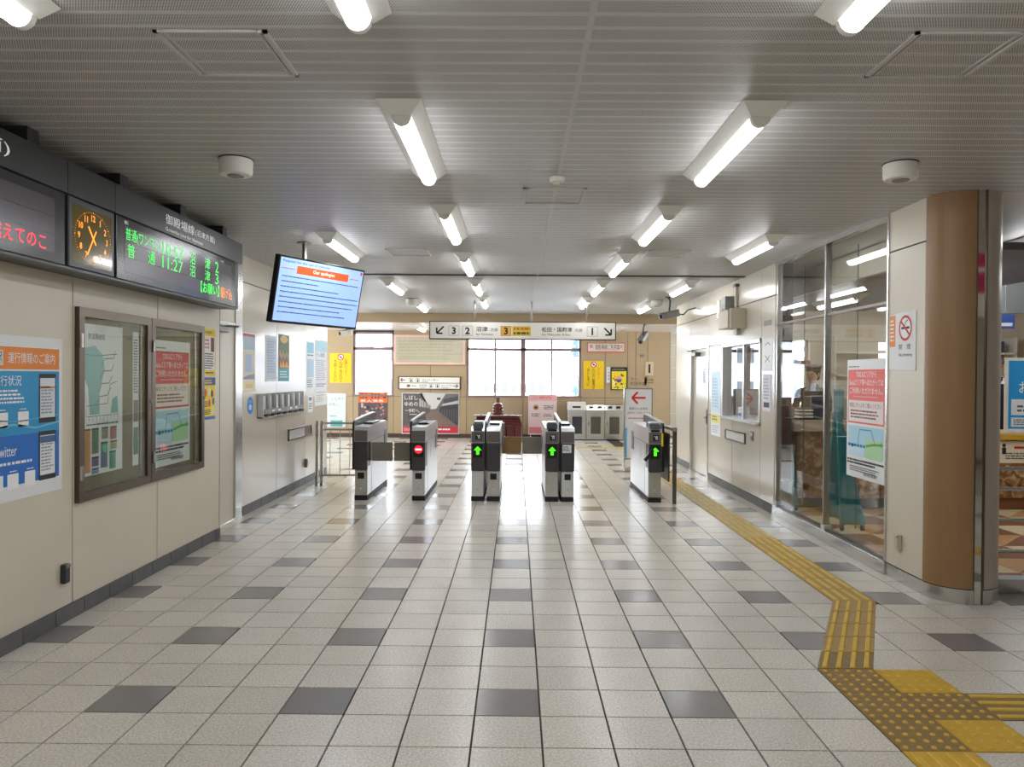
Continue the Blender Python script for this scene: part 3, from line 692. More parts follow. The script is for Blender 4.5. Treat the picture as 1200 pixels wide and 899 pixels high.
# ---- departure board
r = thing('departure_board', 'long black electronic departure board with clock under the ceiling', 'departure board', (-2.69, 4.7, 2.15))
FX = -2.57
bx('housing', 'board_black', -2.81 + .012, FX - .03, 1.6, 7.16, 2.16, 2.70, r, bev=.006)
for a, c in ((1.6, 4.385), (4.385, 4.905), (4.905, 7.18)):
    bx('header_panel', 'board_black', FX - .1, FX, a + .002, c - .002, 2.583, 2.774, r, bev=.003)
bx('bottom_rail', 'plastic_dark', FX - .05, FX + .006, 1.6, 7.02, 2.146, 2.166, r, bev=.003)
for a in (2.6, 4.05, 5.0, 5.9, 6.75): bx('ceiling_bracket', 'black_matte', FX - .2, FX - .02, a, a + .1, 2.70, CE - .001, r)
def display(y0, y1):
    d = bx('display', 'board_bezel', FX - .04, FX - .004, y0, y1, 2.168, 2.578, r, bev=.004)
    p = Panel(d, (FX - .004, y0, 2.578), UL); p.rect(.10, .055, y1 - y0 - .2, .30, 'board_screen', 0, 'screen'); p.rect(.10, .152, y1 - y0 - .2, .004, 'board_bezel', 1, 'row_divider'); p.rect(.10, .252, y1 - y0 - .2, .004, 'board_bezel', 1, 'row_divider')
    return d, p
G, OR, RD, WH = led(60, 230, 90, 1.0), led(255, 140, 40, 1.2), led(255, 50, 70, 1.4), led(225, 225, 225, .35)  # WH: slight glow added to white header lettering that came out dim
d, p = display(1.7, 4.365)
p.text(2.03, .267, .085, '越えてのこ', RD, w_=.455, lvl=2); p.text(1.95, .02, .02, '内容', WH, lvl=2); p.done()
d, p = display(4.93, 7.02)
L_ = lambda y_: y_ - 4.93
def drow(t, y0, y1, zt, h, m_): p.text(y0 - 4.93, zt, h, t, m_, w_=y1 - y0, lvl=2)
drow('普通(ワンマン)', 5.04, 5.53, .060, .094, G); drow('10:57', 5.57, 5.92, .063, .09, G); drow('沼', 6.03, 6.13, .060, .094, G); drow('津', 6.32, 6.43, .060, .094, G); drow('2', 6.54, 6.61, .063, .09, G)
drow('普', 5.06, 5.16, .162, .09, G); drow('通', 5.35, 5.45, .162, .09, G); drow('11:27', 5.56, 5.9, .164, .088, G); drow('沼', 6.03, 6.13, .162, .09, G); drow('津', 6.32, 6.43, .162, .09, G); drow('3', 6.54, 6.61, .164, .088, G)
p.text(L_(6.24), .262, .092, '【お願い】', led(40, 230, 70, 1.6), w_=.38, lvl=2); p.text(L_(6.66), .265, .09, '駆け込', OR, w_=.26, lvl=2)
p.text(.09, .018, .024, '種別', WH, lvl=2); p.text(1.73, .03, .02, 'のりば', WH, lvl=2); p.done()
hp = Panel(r, (FX, 4.905, 2.774), UL)
hp.text(.70, .045, .075, '御殿場線', WH, w_=.50, name='header_lettering'); hp.text(1.215, .06, .06, '(沼津方面)', WH, w_=.40, name='header_lettering'); hp.text(.70, .142, .026, 'Gotemba Line for Numazu', WH, w_=.66, name='header_lettering'); hp.done()
hp = Panel(r, (FX, 3.06, 2.774), UL); hp.text(.40, .05, .085, '方面)', WH, w_=.42, name='header_lettering'); hp.done()
ck = bx('clock_case', 'plastic_dark', FX - .04, FX, 4.395, 4.895, 2.168, 2.578, r, bev=.006)
p = Panel(ck, (FX, 4.395, 2.578), UL)
mat('clock_face', (96, 84, 6), 0.12, coat=.5); p.rect(.03, .04, .44, .34, 'clock_face', 0, 'clock_face')
cx, cy, cr = .25, .21, .13; am = led(255, 150, 30, 1.5)
for h in range(1, 13):
    t = math.radians(30 * h - 90); p.text(cx + (cr - .008) * 1.25 * math.cos(t), cy + (cr - .008) * math.sin(t) - .019, .038, str(h), am, lvl=2, name='clock_numerals', ctr=True, bold=.01)
for h in range(60):
    t = math.radians(6 * h); p.disc(cx + .195 * math.cos(t), cy + .155 * math.sin(t), .0022 if h % 5 else .004, am, 2, 'minute_dots', seg=8)
def hand(deg, l0, l1, wd):
    t = math.radians(deg - 90); p.line([(cx + l0 * math.cos(t), cy + l0 * math.sin(t)), (cx + l1 * math.cos(t), cy + l1 * math.sin(t))], wd, am, 3, 'clock_hand')
hand(321, -.045, .085, .012); hand(212, -.06, .125, .010); p.done()

# ---- poster, notice case, small posters on the near left wall
o, p = board('travel_poster', 'blue and orange service information poster on the left wall', 'poster', (LX, 4.07, 1.765), UL, .662, .925, .002, 'paper')
p.rect(.02, .065, .61, .125, ink(238, 140, 50)); p.rect(.02, .20, .61, .36, ink(30, 150, 205)); p.rect(.02, .56, .61, .28, ink(20, 110, 200))
p.line([(.02, .52), (.2, .50), (.4, .53), (.63, .505)], .012, ink(110, 190, 225), 1); p.line([(.02, .47), (.25, .485), (.63, .46)], .006, ink(80, 175, 220), 1)
wi = ink(245, 247, 248); bk = ink(28, 30, 34)
p.rect(.03, .085, .085, .085, ink(225, 225, 220), 1, 'icon_panel'); p.text(.05, .095, .05, '駅', bk, lvl=2)
p.text(.155, .095, .062, '運行情報のご案内', wi, w_=.43)
p.text(.035, .225, .058, '運行状況', wi, w_=.235); p.scrawl(.035, .30, .27, .085, 4, wi)
p.text(.05, .615, .06, 'Twitter', wi, w_=.18); p.scrawl(.035, .70, .33, .03, 1, wi)
for x, y_ in ((.06, .43), (.24, .43), (.02, .775), (.15, .775), (.30, .775)): p.rect(x, y_ - .0, .095, .085, wi, 1, 'white_square')
for x, y_ in ((.075, .41), (.255, .41), (.03, .755), (.17, .755), (.32, .755)): p.scrawl(x, y_, .06, .012, 1, wi)
for y_, c2 in ((.215, (222, 226, 232)), (.555, (232, 234, 236))):
    p.rect(.43, y_, .165, .29, bk, 1, 'phone_picture'); p.rect(.44, y_ + .025, .145, .235, ink(*c2), 2, 'phone_screen_picture'); p.scrawl(.45, y_ + .07, .12, .17, 9, ink(150, 156, 164), 3)
p.rect(.44, .29, .145, .012, ink(230, 150, 80), 3); p.rect(.44, .585, .145, .04, ink(70, 100, 150), 3)
p.done()

nc = thing('notice_case', 'bronze framed double glass notice case on the left wall', 'notice case', (LX, 5.85, .72))
ya, yb, za, zb = 4.87, 6.83, .725, 1.98; F = 'bronze'; D = LX + .032
mat('case_back', (128, 118, 92), .6, var=.05)
bx('back_panel', 'case_back', LX + .001, LX + .004, ya, yb, za, zb, nc)
b = B().box(LX + .001, D - .02, ya, ya + .03, za, zb).box(LX + .001, D - .02, yb - .03, yb, za, zb).box(LX + .001, D - .02, ya + .03, yb - .03, za, za + .03).box(LX + .001, D - .02, ya + .03, yb - .03, zb - .03, zb); b.build('case_body', F, nc)
for a, c in ((ya, 5.835), (5.845, yb)):
    dr = B().box(D - .02, D, a, a + .06, za, zb).box(D - .02, D, c - .06, c, za, zb).box(D - .02, D, a + .06, c - .06, za, za + .06).box(D - .02, D, a + .06, c - .06, zb - .06, zb).build('case_door', F, nc)
    bx('door_pane', 'glass_case', D - .014, D - .009, a + .05, c - .05, za + .05, zb - .05, dr)
    for z_ in (.87, 1.72): bx('hinge', 'steel', D, D + .014, a + .004 if a < 5 else a - .002, a + .022, z_, z_ + .09, dr)
    bx('lock_knob', 'steel', D, D + .012, c - .03, c - .016, 1.33, 1.36, dr)
bx('inner_bar', 'steel', LX + .006, LX + .016, 5.70, 5.712, za + .03, zb - .03, nc)
bx('inner_bar', 'steel', LX + .006, LX + .016, 6.66, 6.685, za + .03, zb - .03, nc)
o, p = board('map_poster', 'route map and timetable poster in the left half of the notice case', 'poster', (LX + .004, 4.95, 1.88), UL, .50, 1.0, .003, 'paper')
te = ink(120, 178, 178); p.poly([(.02, .16), (.14, .14), (.24, .2), (.26, .3), (.2, .46), (.2, .6), (.08, .6), (.06, .42), (.02, .36)], te); p.poly([(.36, .5), (.43, .48), (.44, .6), (.34, .6)], te)
p.text(.06, .06, .04, '鉄道路線図', bk, w_=.2)
gy = ink(90, 100, 104)
for q in range(4):
    yy = .22 + .085 * q; p.line([(.40 - .02 * q, yy - .05), (.38 - .03 * q, yy), (.26 - .02 * q, yy + .005), (.22 - .02 * q, yy + .06)], .006, gy, 1)
p.line([(.02, .2), (.14, .21), (.42, .19)], .005, gy, 1); p.line([(.04, .54), (.3, .53), (.33, .4), (.42, .38)], .005, gy, 1); p.line([(.05, .61), (.45, .61)], .004, gy, 1)
for q in range(9): p.rect(.07 + .045 * q, .61, .004, .03 + .01 * (q % 3), gy, 1)
p.scrawl(.04, .655, .40, .02, 1, gy)
for x, y0, y1, c in ((.0, .69, .98, (220, 165, 110)), (.10, .69, .86, (128, 152, 122)), (.10, .88, .945, (140, 120, 160)), (.22, .69, .77, (168, 156, 138)), (.21, .79, .965, (130, 142, 172)), (.33, .69, .78, (176, 120, 112)), (.335, .79, .85, (178, 182, 130)), (.32, .86, .985, (110, 176, 146)), (.10, .955, .995, (130, 156, 196))):
    p.rect(x + .005, y0, .085, y1 - y0, ink(*c)); p.rect(x + .005, y0, .085, .012, ink(int(c[0] * .6), int(c[1] * .6), int(c[2] * .6)), 1); p.scrawl(x + .012, y0 + .02, .07, y1 - y0 - .025, max(2, int((y1 - y0) / .012)), ink(int(c[0] * .8), int(c[1] * .8), int(c[2] * .8)), 1)
p.done()
o, p = board('narrow_poster', 'narrow poster at the split between the two notice case doors', 'poster', (LX + .004, 5.60, 1.86), UL, .085, .98, .003, 'paper')
p.rect(.008, .50, .07, .16, ink(150, 140, 130)); p.rect(.008, .7, .07, .2, ink(110, 150, 130)); p.scrawl(.01, .05, .06, .4, 20, gy); p.done()
def fare_notice(o_, ux, w_, h, name, label, cat, t=.003, fade=0):
    ob, p = board(name, label, cat, o_, ux, w_, h, t, 'paper')
    red = ink(214, 58, 72) if not fade else ink(238, 112, 104); k = w_ / .64; s = h / 1.0
    p.rect(.02 * k, .085 * s, .60 * k, .245 * s, red); p.rect(.02 * k, .33 * s, .60 * k, .21 * s, red); p.rect(.035 * k, .345 * s, .57 * k, .18 * s, ink(238, 226, 222), 1)
    p.scrawl(.03 * k, .05 * s, .18 * k, .02 * s, 1, gy)
    p.text(.16 * k, .10 * s, .05 * s, 'TOICAエリアから', wi, w_=.33 * k, lvl=1); p.text(.04 * k, .165 * s, .055 * s, 'Suicaエリア等へまたがっては', wi, w_=.56 * k, lvl=1); p.text(.05 * k, .235 * s, .055 * s, 'ご利用いただけません。', wi, w_=.54 * k, lvl=1)
    p.scrawl(.12 * k, .305 * s, .4 * k, .015 * s, 1, ink(240, 190, 190), 1)
    dr_ = ink(120, 60, 60); p.text(.05 * k, .365 * s, .04 * s, '事前にきっぷをご購入ください', dr_, w_=.53 * k, lvl=2); p.scrawl(.07 * k, .42 * s, .5 * k, .08 * s, 3, dr_, 2)
    p.rect(.03 * k, .56 * s, .58 * k, .25 * s, ink(170, 214, 230)); p.rect(.33 * k, .66 * s, .27 * k, .16 * s, ink(178, 220, 168), 1); p.rect(.03 * k, .74 * s, .28 * k, .08 * s, ink(200, 226, 238), 1)
    bl = ink(40, 130, 180); p.line([(.09 * k, .73 * s), (.13 * k, .73 * s)], .03 * s, bl, 2); p.line([(.2 * k, .71 * s), (.23 * k, .59 * s), (.42 * k, .585 * s), (.48 * k, .69 * s)], .008, bl, 2)
    for q in range(6): p.rect((.04 + .05 * q) * k, .715 * s, .036 * k, .022 * s, bl, 2)
    p.line([(.34 * k, .72 * s), (.45 * k, .70 * s), (.58 * k, .69 * s)], .02 * s, ink(90, 170, 80), 2); p.poly([(.57 * k, .665 * s), (.61 * k, .69 * s), (.57 * k, .715 * s)], ink(90, 170, 80), 2)
    p.scrawl(.02 * k, .84 * s, .6 * k, .05 * s, 2, bk, fill=.62); p.scrawl(.06 * k, .9 * s, .5 * k, .05 * s, 3, gy)
    p.text(.3 * k, .94 * s, .03 * s, '御殿場駅', gy, w_=.22 * k); p.done()
    return ob
fare_notice((LX + .004, 5.90, 1.82), UL, .68, 1.0, 'fare_notice', 'red and white fare area notice in the right half of the notice case', 'notice')
ye = ink(246, 214, 40)
o, p = board('yellow_poster', 'upper of the two yellow posters right of the notice case', 'poster', (LX, 6.87, 1.97), UL, .28, .43, .002, ye, group='yellow posters beside the notice case')
p.text(.03, .02, .03, 'お客様へ', bk, w_=.2); p.rect(.02, .07, .24, .31, ink(238, 232, 226)); p.rect(.17, .08, .075, .13, ink(120, 60, 70), 1); p.scrawl(.03, .09, .12, .1, 3, ink(200, 120, 120), 1); p.scrawl(.03, .22, .22, .15, 7, bk, 1); p.scrawl(.05, .39, .18, .025, 1, bk); p.done()
o, p = board('yellow_poster', 'lower yellow poster with blue bands right of the notice case', 'poster', (LX, 6.87, 1.525), UL, .28, .39, .002, ye, group='yellow posters beside the notice case')
p.rect(0, 0, .28, .07, ink(60, 90, 140)); p.rect(0, .355, .28, .03, ink(50, 120, 190)); p.scrawl(.03, .02, .2, .04, 2, ye, 1)
for x, y_, c in ((.05, .14, (200, 70, 50)), (.14, .13, (240, 240, 230)), (.20, .15, (90, 60, 60)), (.14, .235, (220, 80, 70)), (.23, .22, (60, 110, 180)), (.22, .31, (235, 235, 235))): p.disc(x, y_, .026, ink(*c), 1, 'picture_spot', .035)
p.scrawl(.02, .21, .08, .06, 3, bk, 1); p.scrawl(.02, .29, .16, .05, 3, bk, 1); p.done()
o = thing('wall_outlet', 'dark grey outlet box low on the left wall', 'outlet', (LX, 4.74, .25)); bx('outlet_box', 'plastic_dark', LX, LX + .035, 4.715, 4.77, .25, .37, o, bev=.006); bx('outlet_cover', 'plastic_grey', LX + .03, LX + .042, 4.72, 4.765, .345, .368, o, bev=.004)
o = thing('wall_outlet', 'small grey outlet box low on the wall beside the fence', 'outlet', (LX2, 10.9, .24)); bx('outlet_box', 'plastic_grey', LX2, LX2 + .04, 10.87, 10.93, .24, .36, o, bev=.006); bx('outlet_cover', 'plastic_white', LX2 + .035, LX2 + .05, 10.875, 10.925, .33, .36, o, bev=.004)

# ---- things on the far left wall
o, p = board('pale_poster', 'faded pale poster with red top edge next to the left door', 'poster', (LX2, 8.39, 2.02), UL, .41, .66, .002, 'paper')
p.rect(.01, .01, .39, .03, ink(200, 110, 110)); p.rect(.01, .04, .39, .15, ink(186, 204, 220)); p.rect(.02, .2, .37, .3, ink(222, 216, 200)); p.rect(.1, .24, .2, .2, ink(180, 200, 226), 1); p.poly([(.02, .5), (.2, .47), (.39, .46), (.39, .52), (.02, .52)], ink(150, 140, 150), 1); p.rect(.01, .54, .39, .11, ink(238, 226, 180)); p.rect(.08, .57, .25, .05, ink(220, 200, 150), 1); p.done()
o, p = board('clear_leaflet_pocket', 'clear blue white leaflet sheet left of the green poster', 'leaflet', (LX2, 9.16, 2.03), UL, .44, .56, .004, 'paper')
p.rect(.04, .03, .36, .5, ink(198, 214, 230)); p.scrawl(.06, .06, .3, .4, 12, ink(160, 180, 204), 1); p.done()
o, p = board('green_poster', 'green and brown event poster with orange lettering on the far left wall', 'poster', (LX2, 9.66, 2.07), UL, .46, .60, .002, ink(92, 108, 70))
p.disc(.23, .06, .16, ink(216, 180, 120), 0, 'picture_spot', .05); p.rect(0, .26, .46, .16, ink(126, 96, 78)); 
for q in range(6): p.disc(.06 + .07 * q, .25 + .03 * (q % 2), .03, ink(190 - 10 * q, 150, 120), 1, 'picture_spot', .045)
p.poly([(.03, .42), (.08, .33), (.13, .41), (.2, .32), (.26, .41), (.33, .34), (.42, .42)], ink(240, 170, 40), 2); p.rect(0, .43, .46, .17, ink(80, 160, 166)); p.scrawl(.05, .46, .36, .1, 3, ink(210, 226, 226), 1); p.done()
o, p = board('blue_notice', 'narrow light blue notice left of the tall fare map', 'notice', (LX2, 10.96, 2.04), UL, .40, .72, .002, 'paper')
p.rect(.02, .02, .36, .15, ink(150, 205, 226)); p.scrawl(.03, .18, .33, .04, 1, ink(90, 130, 160)); p.rect(.02, .26, .36, .26, ink(176, 208, 226)); p.scrawl(.03, .55, .3, .12, 4, ink(130, 140, 170)); p.done()
o, p = board('small_notice', 'small white paper below the narrow light blue notice', 'notice', (LX2, 11.05, 1.25), UL, .25, .24, .002, 'paper'); p.rect(.03, .02, .16, .05, ink(100, 120, 140)); p.scrawl(.03, .1, .18, .1, 3, gy); p.done()
o, p = board('fare_map', 'tall white fare map at the end of the far left wall', 'map', (LX2, 11.42, 2.09), UL, .70, 1.0, .004, 'paper')
p.rect(.02, .02, .66, .16, ink(176, 222, 236)); p.text(.06, .2, .06, 'きっぷ運賃表', ink(80, 110, 150), w_=.5); p.scrawl(.05, .30, .6, .32, 10, ink(176, 170, 196), fill=.4); p.scrawl(.05, .66, .6, .06, 2, ink(120, 120, 160)); p.line([(.04, .80), (.66, .80)], .006, gy); p.scrawl(.05, .83, .5, .12, 4, ink(200, 190, 150)); p.done()
o = B().cyl((LX2, 8.64, 1.205), (LX2 + .003, 8.64, 1.205), .098, seg=28).build('round_sticker', ink(30, 140, 215)); tag(o, 'round blue sticker on the wall left of the leaflet rack', 'sticker')
p = Panel(o, (LX2 + .003, 8.64, 1.205), UL); p.text(-.05, -.055, .025, 'マスク', wi, w_=.1); p.disc(0, .02, .045, wi, 0, ry=.03); p.line([(-.03, .02), (.03, .02)], .005, ink(30, 140, 215), 1); p.line([(-.03, .03), (.03, .03)], .004, ink(30, 140, 215), 1); p.done()
rk = thing('leaflet_rack', 'steel leaflet rack with seven pockets on the far left wall', 'leaflet rack', (LX2, 9.72, 1.05))
bx('rack_back', 'steel', LX2, LX2 + .012, 8.87, 10.57, 1.05, 1.33, rk)
for i in range(8): bx('divider', 'steel_bright', LX2 + .01, LX2 + .075, 8.87 + .2415 * i, 8.88 + .2415 * i, 1.05, 1.33, rk)
for i in range(7):
    a = 8.885 + .2415 * i
    b = B().prism([(LX2 + .03, a, 1.06), (LX2 + .075, a, 1.09), (LX2 + .075, a, 1.15), (LX2 + .07, a, 1.15), (LX2 + .07, a, 1.095), (LX2 + .03, a, 1.07)], (0, .222, 0)); b.build('pocket_front', 'steel_dark', rk)
    bx('pocket_label', 'plastic_white' if i % 3 else 'plastic_grey', LX2 + .076, LX2 + .078, a + .05, a + .16, 1.11, 1.135, rk)
    lf_ = bx('leaflet', ink(*[(206, 206, 200), (176, 170, 168), (222, 222, 220), (190, 186, 180), (232, 230, 226), (200, 196, 190), (214, 210, 206)][i]), LX2 + .03, LX2 + .036, a + .03, a + .19, 1.10, 1.30)
    tag(lf_, 'leaflet in the %s pocket of the steel rack, counted from the viewer' % ['first', 'second', 'third', 'fourth', 'fifth', 'sixth', 'seventh'][i], 'leaflet', 'leaflets in the steel rack')
bx('rack_bottom', 'steel', LX2, LX2 + .07, 8.87, 10.57, 1.05, 1.06, rk)
tr_ = thing('ticket_tray', 'long recessed steel tray low on the far left wall', 'tray', (LX2, 10.63, .68))
b = B().box(LX2, LX2 + .02, 10.07, 11.2, .68, .70).box(LX2, LX2 + .02, 10.07, 11.2, .815, .835).box(LX2, LX2 + .02, 10.07, 10.09, .70, .815).box(LX2, LX2 + .02, 11.18, 11.2, .70, .815); b.build('tray_frame', 'steel_dark', tr_)
bx('tray_plate', 'steel_bright', LX2, LX2 + .006, 10.09, 10.85, .70, .815, tr_); bx('tray_door', 'steel_dark', LX2, LX2 + .01, 10.86, 11.18, .70, .815, tr_)

# ---- television
tv = thing('television', 'wall screen television hung from the ceiling beside the departure board', 'television', (-1.93, 7.6, 2.03))
A_, Bq = Vector((-2.175, 7.04, 2.66)), Vector((-1.60, 8.08, 2.655)); ux = (Bq - A_); TW = ux.length; ux.normalize()
dn = Vector((-.105, .055, -.62)); dn = (dn - ux * dn.dot(ux)); TH = dn.length; dn.normalize(); n = ux.cross(-dn).normalized()
B().frame_box(A_, ux, dn, n, 0, TW, 0, TH, -.06, 0, .004).build('television_case', 'black', tv)
B().frame_box(A_, ux, dn, n, TW * .2, TW * .8, TH * .2, TH * .9, -.1, -.05, .01).build('rear_housing', 'black_matte', tv)
p = Panel(tv, A_, ux, dn); sc_ = led(150, 182, 232, .85); dk = led(30, 44, 80, .3)
k, s = TW / 1.19, TH / .63
p.rect(.02, .018, TW - .04, TH - .042, sc_, 0, 'screen'); p.rect(.235 * k, .075 * s, .72 * k, .075 * s, led(238, 80, 28, .9), 1, 'screen_banner')
p.text(.05 * k, .03 * s, .035, 'Request for the use of internet', dk, w_=.62 * k, lvl=2, name='screen_lettering'); p.text(.45 * k, .09 * s, .046, 'Our apologies', led(250, 240, 235, .9), w_=.3 * k, lvl=2, name='screen_lettering')
for q, (l, wd) in enumerate(((0, 1.06), (0, .48), (0, .78), (0, 1.08), (0, 1.08), (0, 1.02), (0, .84), (0, .92))): p.scrawl(.06 * k, (.175 + .048 * q) * s, wd * k, .022 * s, 1, dk, 2, 'screen_small_print', .42)
p.scrawl(.04 * k, .105 * s, .17 * k, .018, 1, led(200, 90, 110, .4), 2, 'screen_small_print'); p.scrawl(.98 * k, .105 * s, .14 * k, .018, 1, led(200, 90, 110, .4), 2, 'screen_small_print'); p.disc(TW - .05, .045, .018, led(200, 60, 110, .5), 2, 'screen_mark'); p.done()
c = A_ + ux * TW * .45 + dn * TH * .45 - n * .1
B().cyl((c.x - .05, c.y, c.z), (c.x - .05, c.y, CE), .022).build('hanger_pole', 'steel_dark', tv); B().cyl((c.x - .05, c.y, CE - .012), (c.x - .05, c.y, CE), .07, seg=24).build('ceiling_plate', 'steel_dark', tv)
B().tube([c + n * .05, Vector((c.x - .05, c.y, c.z))], .02).build('tilt_arm', 'steel_dark', tv)

# ---- hanging platform sign
sg = thing('hanging_sign', 'long white platform direction sign hanging above the ticket gates', 'sign', (.1, 13.3, 2.187))
X0, X1, ZB, ZT = -1.515, 1.722, 2.187, 2.505; SY = 13.3
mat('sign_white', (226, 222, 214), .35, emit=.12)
bx('sign_box', 'frame_brown', X0, X1, SY, SY + .12, ZB, ZT, sg, bev=.004); bx('sign_face', 'sign_white', X0 + .02, X1 - .02, SY - .006, SY, ZB + .018, ZT - .018, sg)
for x in (-.73, .26, 1.22): b = B().cyl((x, SY + .06, ZT), (x, SY + .06, CE), .014); b.build('hanger_pole', 'steel_dark', sg)
p = Panel(sg, (X0, SY - .006, ZT), UB); S = 3.237 / 219; PX = lambda u: (u - 503) * S
bk2 = ink(22, 20, 22)
def arrow(p, cx, cy, s, deg, m_, lw=.16, lvl=1, name='arrow'):
    t = math.radians(deg); f = Vector((math.cos(t), math.sin(t))); g = Vector((-f.y, f.x)); c = Vector((cx, cy))
    p.line([tuple(c - f * s * .5), tuple(c + f * s * .42)], s * lw, m_, lvl, name)
    tip = c + f * s * .5
    for sg_ in (1, -1): p.line([tuple(tip), tuple(tip - f * s * .42 + g * s * .42 * sg_)], s * lw, m_, lvl, name)
arrow(p, PX(516), .155, .17, 135, bk2); arrow(p, PX(712), .165, .17, 45, bk2)
def numbox(u0, u1, t, fill=None):
    if fill is not None: p.rect(PX(u0), .085, PX(u1) - PX(u0), .165, fill, 0, 'number_plate')
    p.line([(PX(u0), .085), (PX(u1), .085), (PX(u1), .25), (PX(u0), .25), (PX(u0), .085)], .005, gy, 1); p.text((PX(u0) + PX(u1)) / 2, .105, .125, t, bk2, lvl=2, ctr=True, bold=.035)
numbox(526, 538, '3'); numbox(542, 554, '2'); numbox(587, 599, '3', ink(236, 178, 70)); numbox(688, 700, '1')
p.text(PX(558), .095, .085, '沼津', bk2, w_=.20, bold=.012); p.text(PX(575), .12, .055, '方面', bk2, w_=.125); p.text(PX(558), .205, .04, 'for Numazu', bk2, w_=.30)
p.rect(PX(600.5), .085, PX(622) - PX(600.5), .165, ink(226, 200, 60), 0, 'yellow_field'); p.scrawl(PX(602), .10, .28, .055, 1, ink(206, 120, 40), 1, fill=.8); p.scrawl(PX(602), .18, .28, .05, 1, ink(90, 80, 50), 1, fill=.8)
p.text(PX(635), .095, .085, '松田・国府津', bk2, w_=.52, bold=.012); p.text(PX(673.5), .12, .055, '方面', bk2, w_=.13); p.text(PX(635), .205, .042, 'for Matsuda, Kōzu', bk2, w_=.49); p.done()

# ---- ticket gates
GY0, GY1 = 9.52, 11.02
def pictogram(p, x, y_, s):
    p.rect(x, y_, s, s, bk, 1, 'pictogram_field'); p.line([(x + s * .2, y_ + s * .2), (x + s * .5, y_ + s * .35), (x + s * .5, y_ + s * .8)], s * .12, wi, 2, 'pictogram'); p.disc(x + s * .68, y_ + s * .3, s * .13, wi, 2, 'pictogram'); p.line([(x + s * .68, y_ + s * .4), (x + s * .75, y_ + s * .8)], s * .12, wi, 2, 'pictogram')
def cabinet(r, xa, xb, y0, mark=None, reader=False, window=True, lower='steel', note=False):
    y1 = GY1
    bx('cabinet_body', 'steel_bright', xa + .006, xb - .006, y0 + .02, y1, .06, .86, r, bev=.006)
    bx('plinth', 'black_matte', xa + .004, xb - .004, y0 + .004, y1 - .01, 0, .06, r)
    lp = bx('lower_panel', lower, xa + .008, xb - .008, y0, y0 + .025, .06, .375, r, bev=.004)
    p = Panel(lp, (xa, y0, .375), UB); w_ = xb - xa
    if window: p.rect(w_ * .26, .03, w_ * .48, .075, 'black', 0, 'card_window')
    p.disc(w_ * .5, .225, .014, ink(200, 200, 200), 0, 'emblem'); p.done()
    dp = bx('charcoal_panel', 'gate_charcoal', xa + .002, xb - .002, y0 - .018, y0 + .02, .38, .725, r, bev=.006)
    p = Panel(dp, (xa, y0 - .018, .725), UB)
    if mark: p.rect(w_ * .14, .012, w_ * .72, .17, 'black', 0, 'indicator_field')
    if mark == 'arrow':
        g = led(80, 250, 24, 1.3); cx, cy = w_ * .5, .095; p.poly([(cx, cy - .055), (cx + .048, cy - .005), (cx + .018, cy - .005), (cx + .018, cy + .05), (cx - .018, cy + .05), (cx - .018, cy - .005), (cx - .048, cy - .005)], g, 1, 'green_arrow')
    elif mark == 'stop':
        p.disc(w_ * .5, .085, .05, led(236, 30, 44, 1.6), 1, 'no_entry_disc'); p.rect(w_ * .5 - .038, .075, .076, .02, led(250, 240, 240, 1.6), 2, 'no_entry_bar')
    if note: p.rect(w_ * .1, .015, w_ * .66, .10, 'paper', 2, 'paper_note'); p.scrawl(w_ * .16, .03, w_ * .5, .07, 3, gy, 3)
    p.done()
    up_ = B().prism([(xa, y0 - .012, .73), (xa, y0 - .012, .875), (xa, y0 + .02, .915), (xa, y1 - .2, .925), (xa, y1 - .02, .89), (xa, y1, .84), (xa, y1, .73)], (w_, 0, 0)).build('upper_housing', 'steel_bright', r)
    fp = bx('upper_front_panel', 'gate_grey', xa + .004, xb - .004, y0 - .018, y0 - .01, .735, .87, r, bev=.003)
    if reader:
        p = Panel(fp, (xa, y0 - .018, .87), UB); pictogram(p, w_ * .32, .03, .075); p.done()
        b = B().prism([(xa + .02, y0 + .0, .91), (xa + .02, y0 + .02, .965), (xa + .02, y0 + .26, .985), (xa + .02, y0 + .30, .925)], (w_ - .04, 0, 0)); b.build('card_reader', 'plastic_dark', r)
        bx('reader_top', 'steel_bright', xa + .03, xb - .03, y0 + .06, y0 + .22, .968, .992, r, bev=.006); bx('ticket_slot', 'black', xa + .03, xb - .03, y0 - .02, y0 + .03, .877, .9, r, bev=.003)
    else:
        bx('top_display', 'black', xa + .02, xb - .02, y0 + .45, y0 + .8, .922, .945, r, bev=.006); bx('exit_slot', 'plastic_dark', xa + .03, xb - .03, y0 + .9, y0 + 1.1, .922, .94, r, bev=.006)
def guard(r, x0, x1, y0):
    b = B().prism([(x0, y0 - .005, .385), (x0, y0 - .005, .95), (x0, y0 + .04, .985), (x0, GY1 - .2, 1.03), (x0, GY1 - .08, 1.02), (x0, GY1 - .08, .385)], (x1 - x0, 0, 0)); b.build('side_guard', 'black', r)
    b = B().prism([(x0 - .004, y0 + .03, .983), (x0 - .004, y0 + .05, 1.0), (x0 - .004, GY1 - .22, 1.045), (x0 - .004, GY1 - .1, 1.035), (x0 - .004, GY1 - .1, 1.02), (x0 - .004, GY1 - .2, 1.03)], (x1 - x0 + .008, 0, 0)); b.build('guard_rail', 'steel_bright', r)
def flap(r, x0, x1, y_, mt):
    B().box(x0, x1, y_, y_ + .02, .46, .70, .008, 2).build('gate_flap', mt, r)
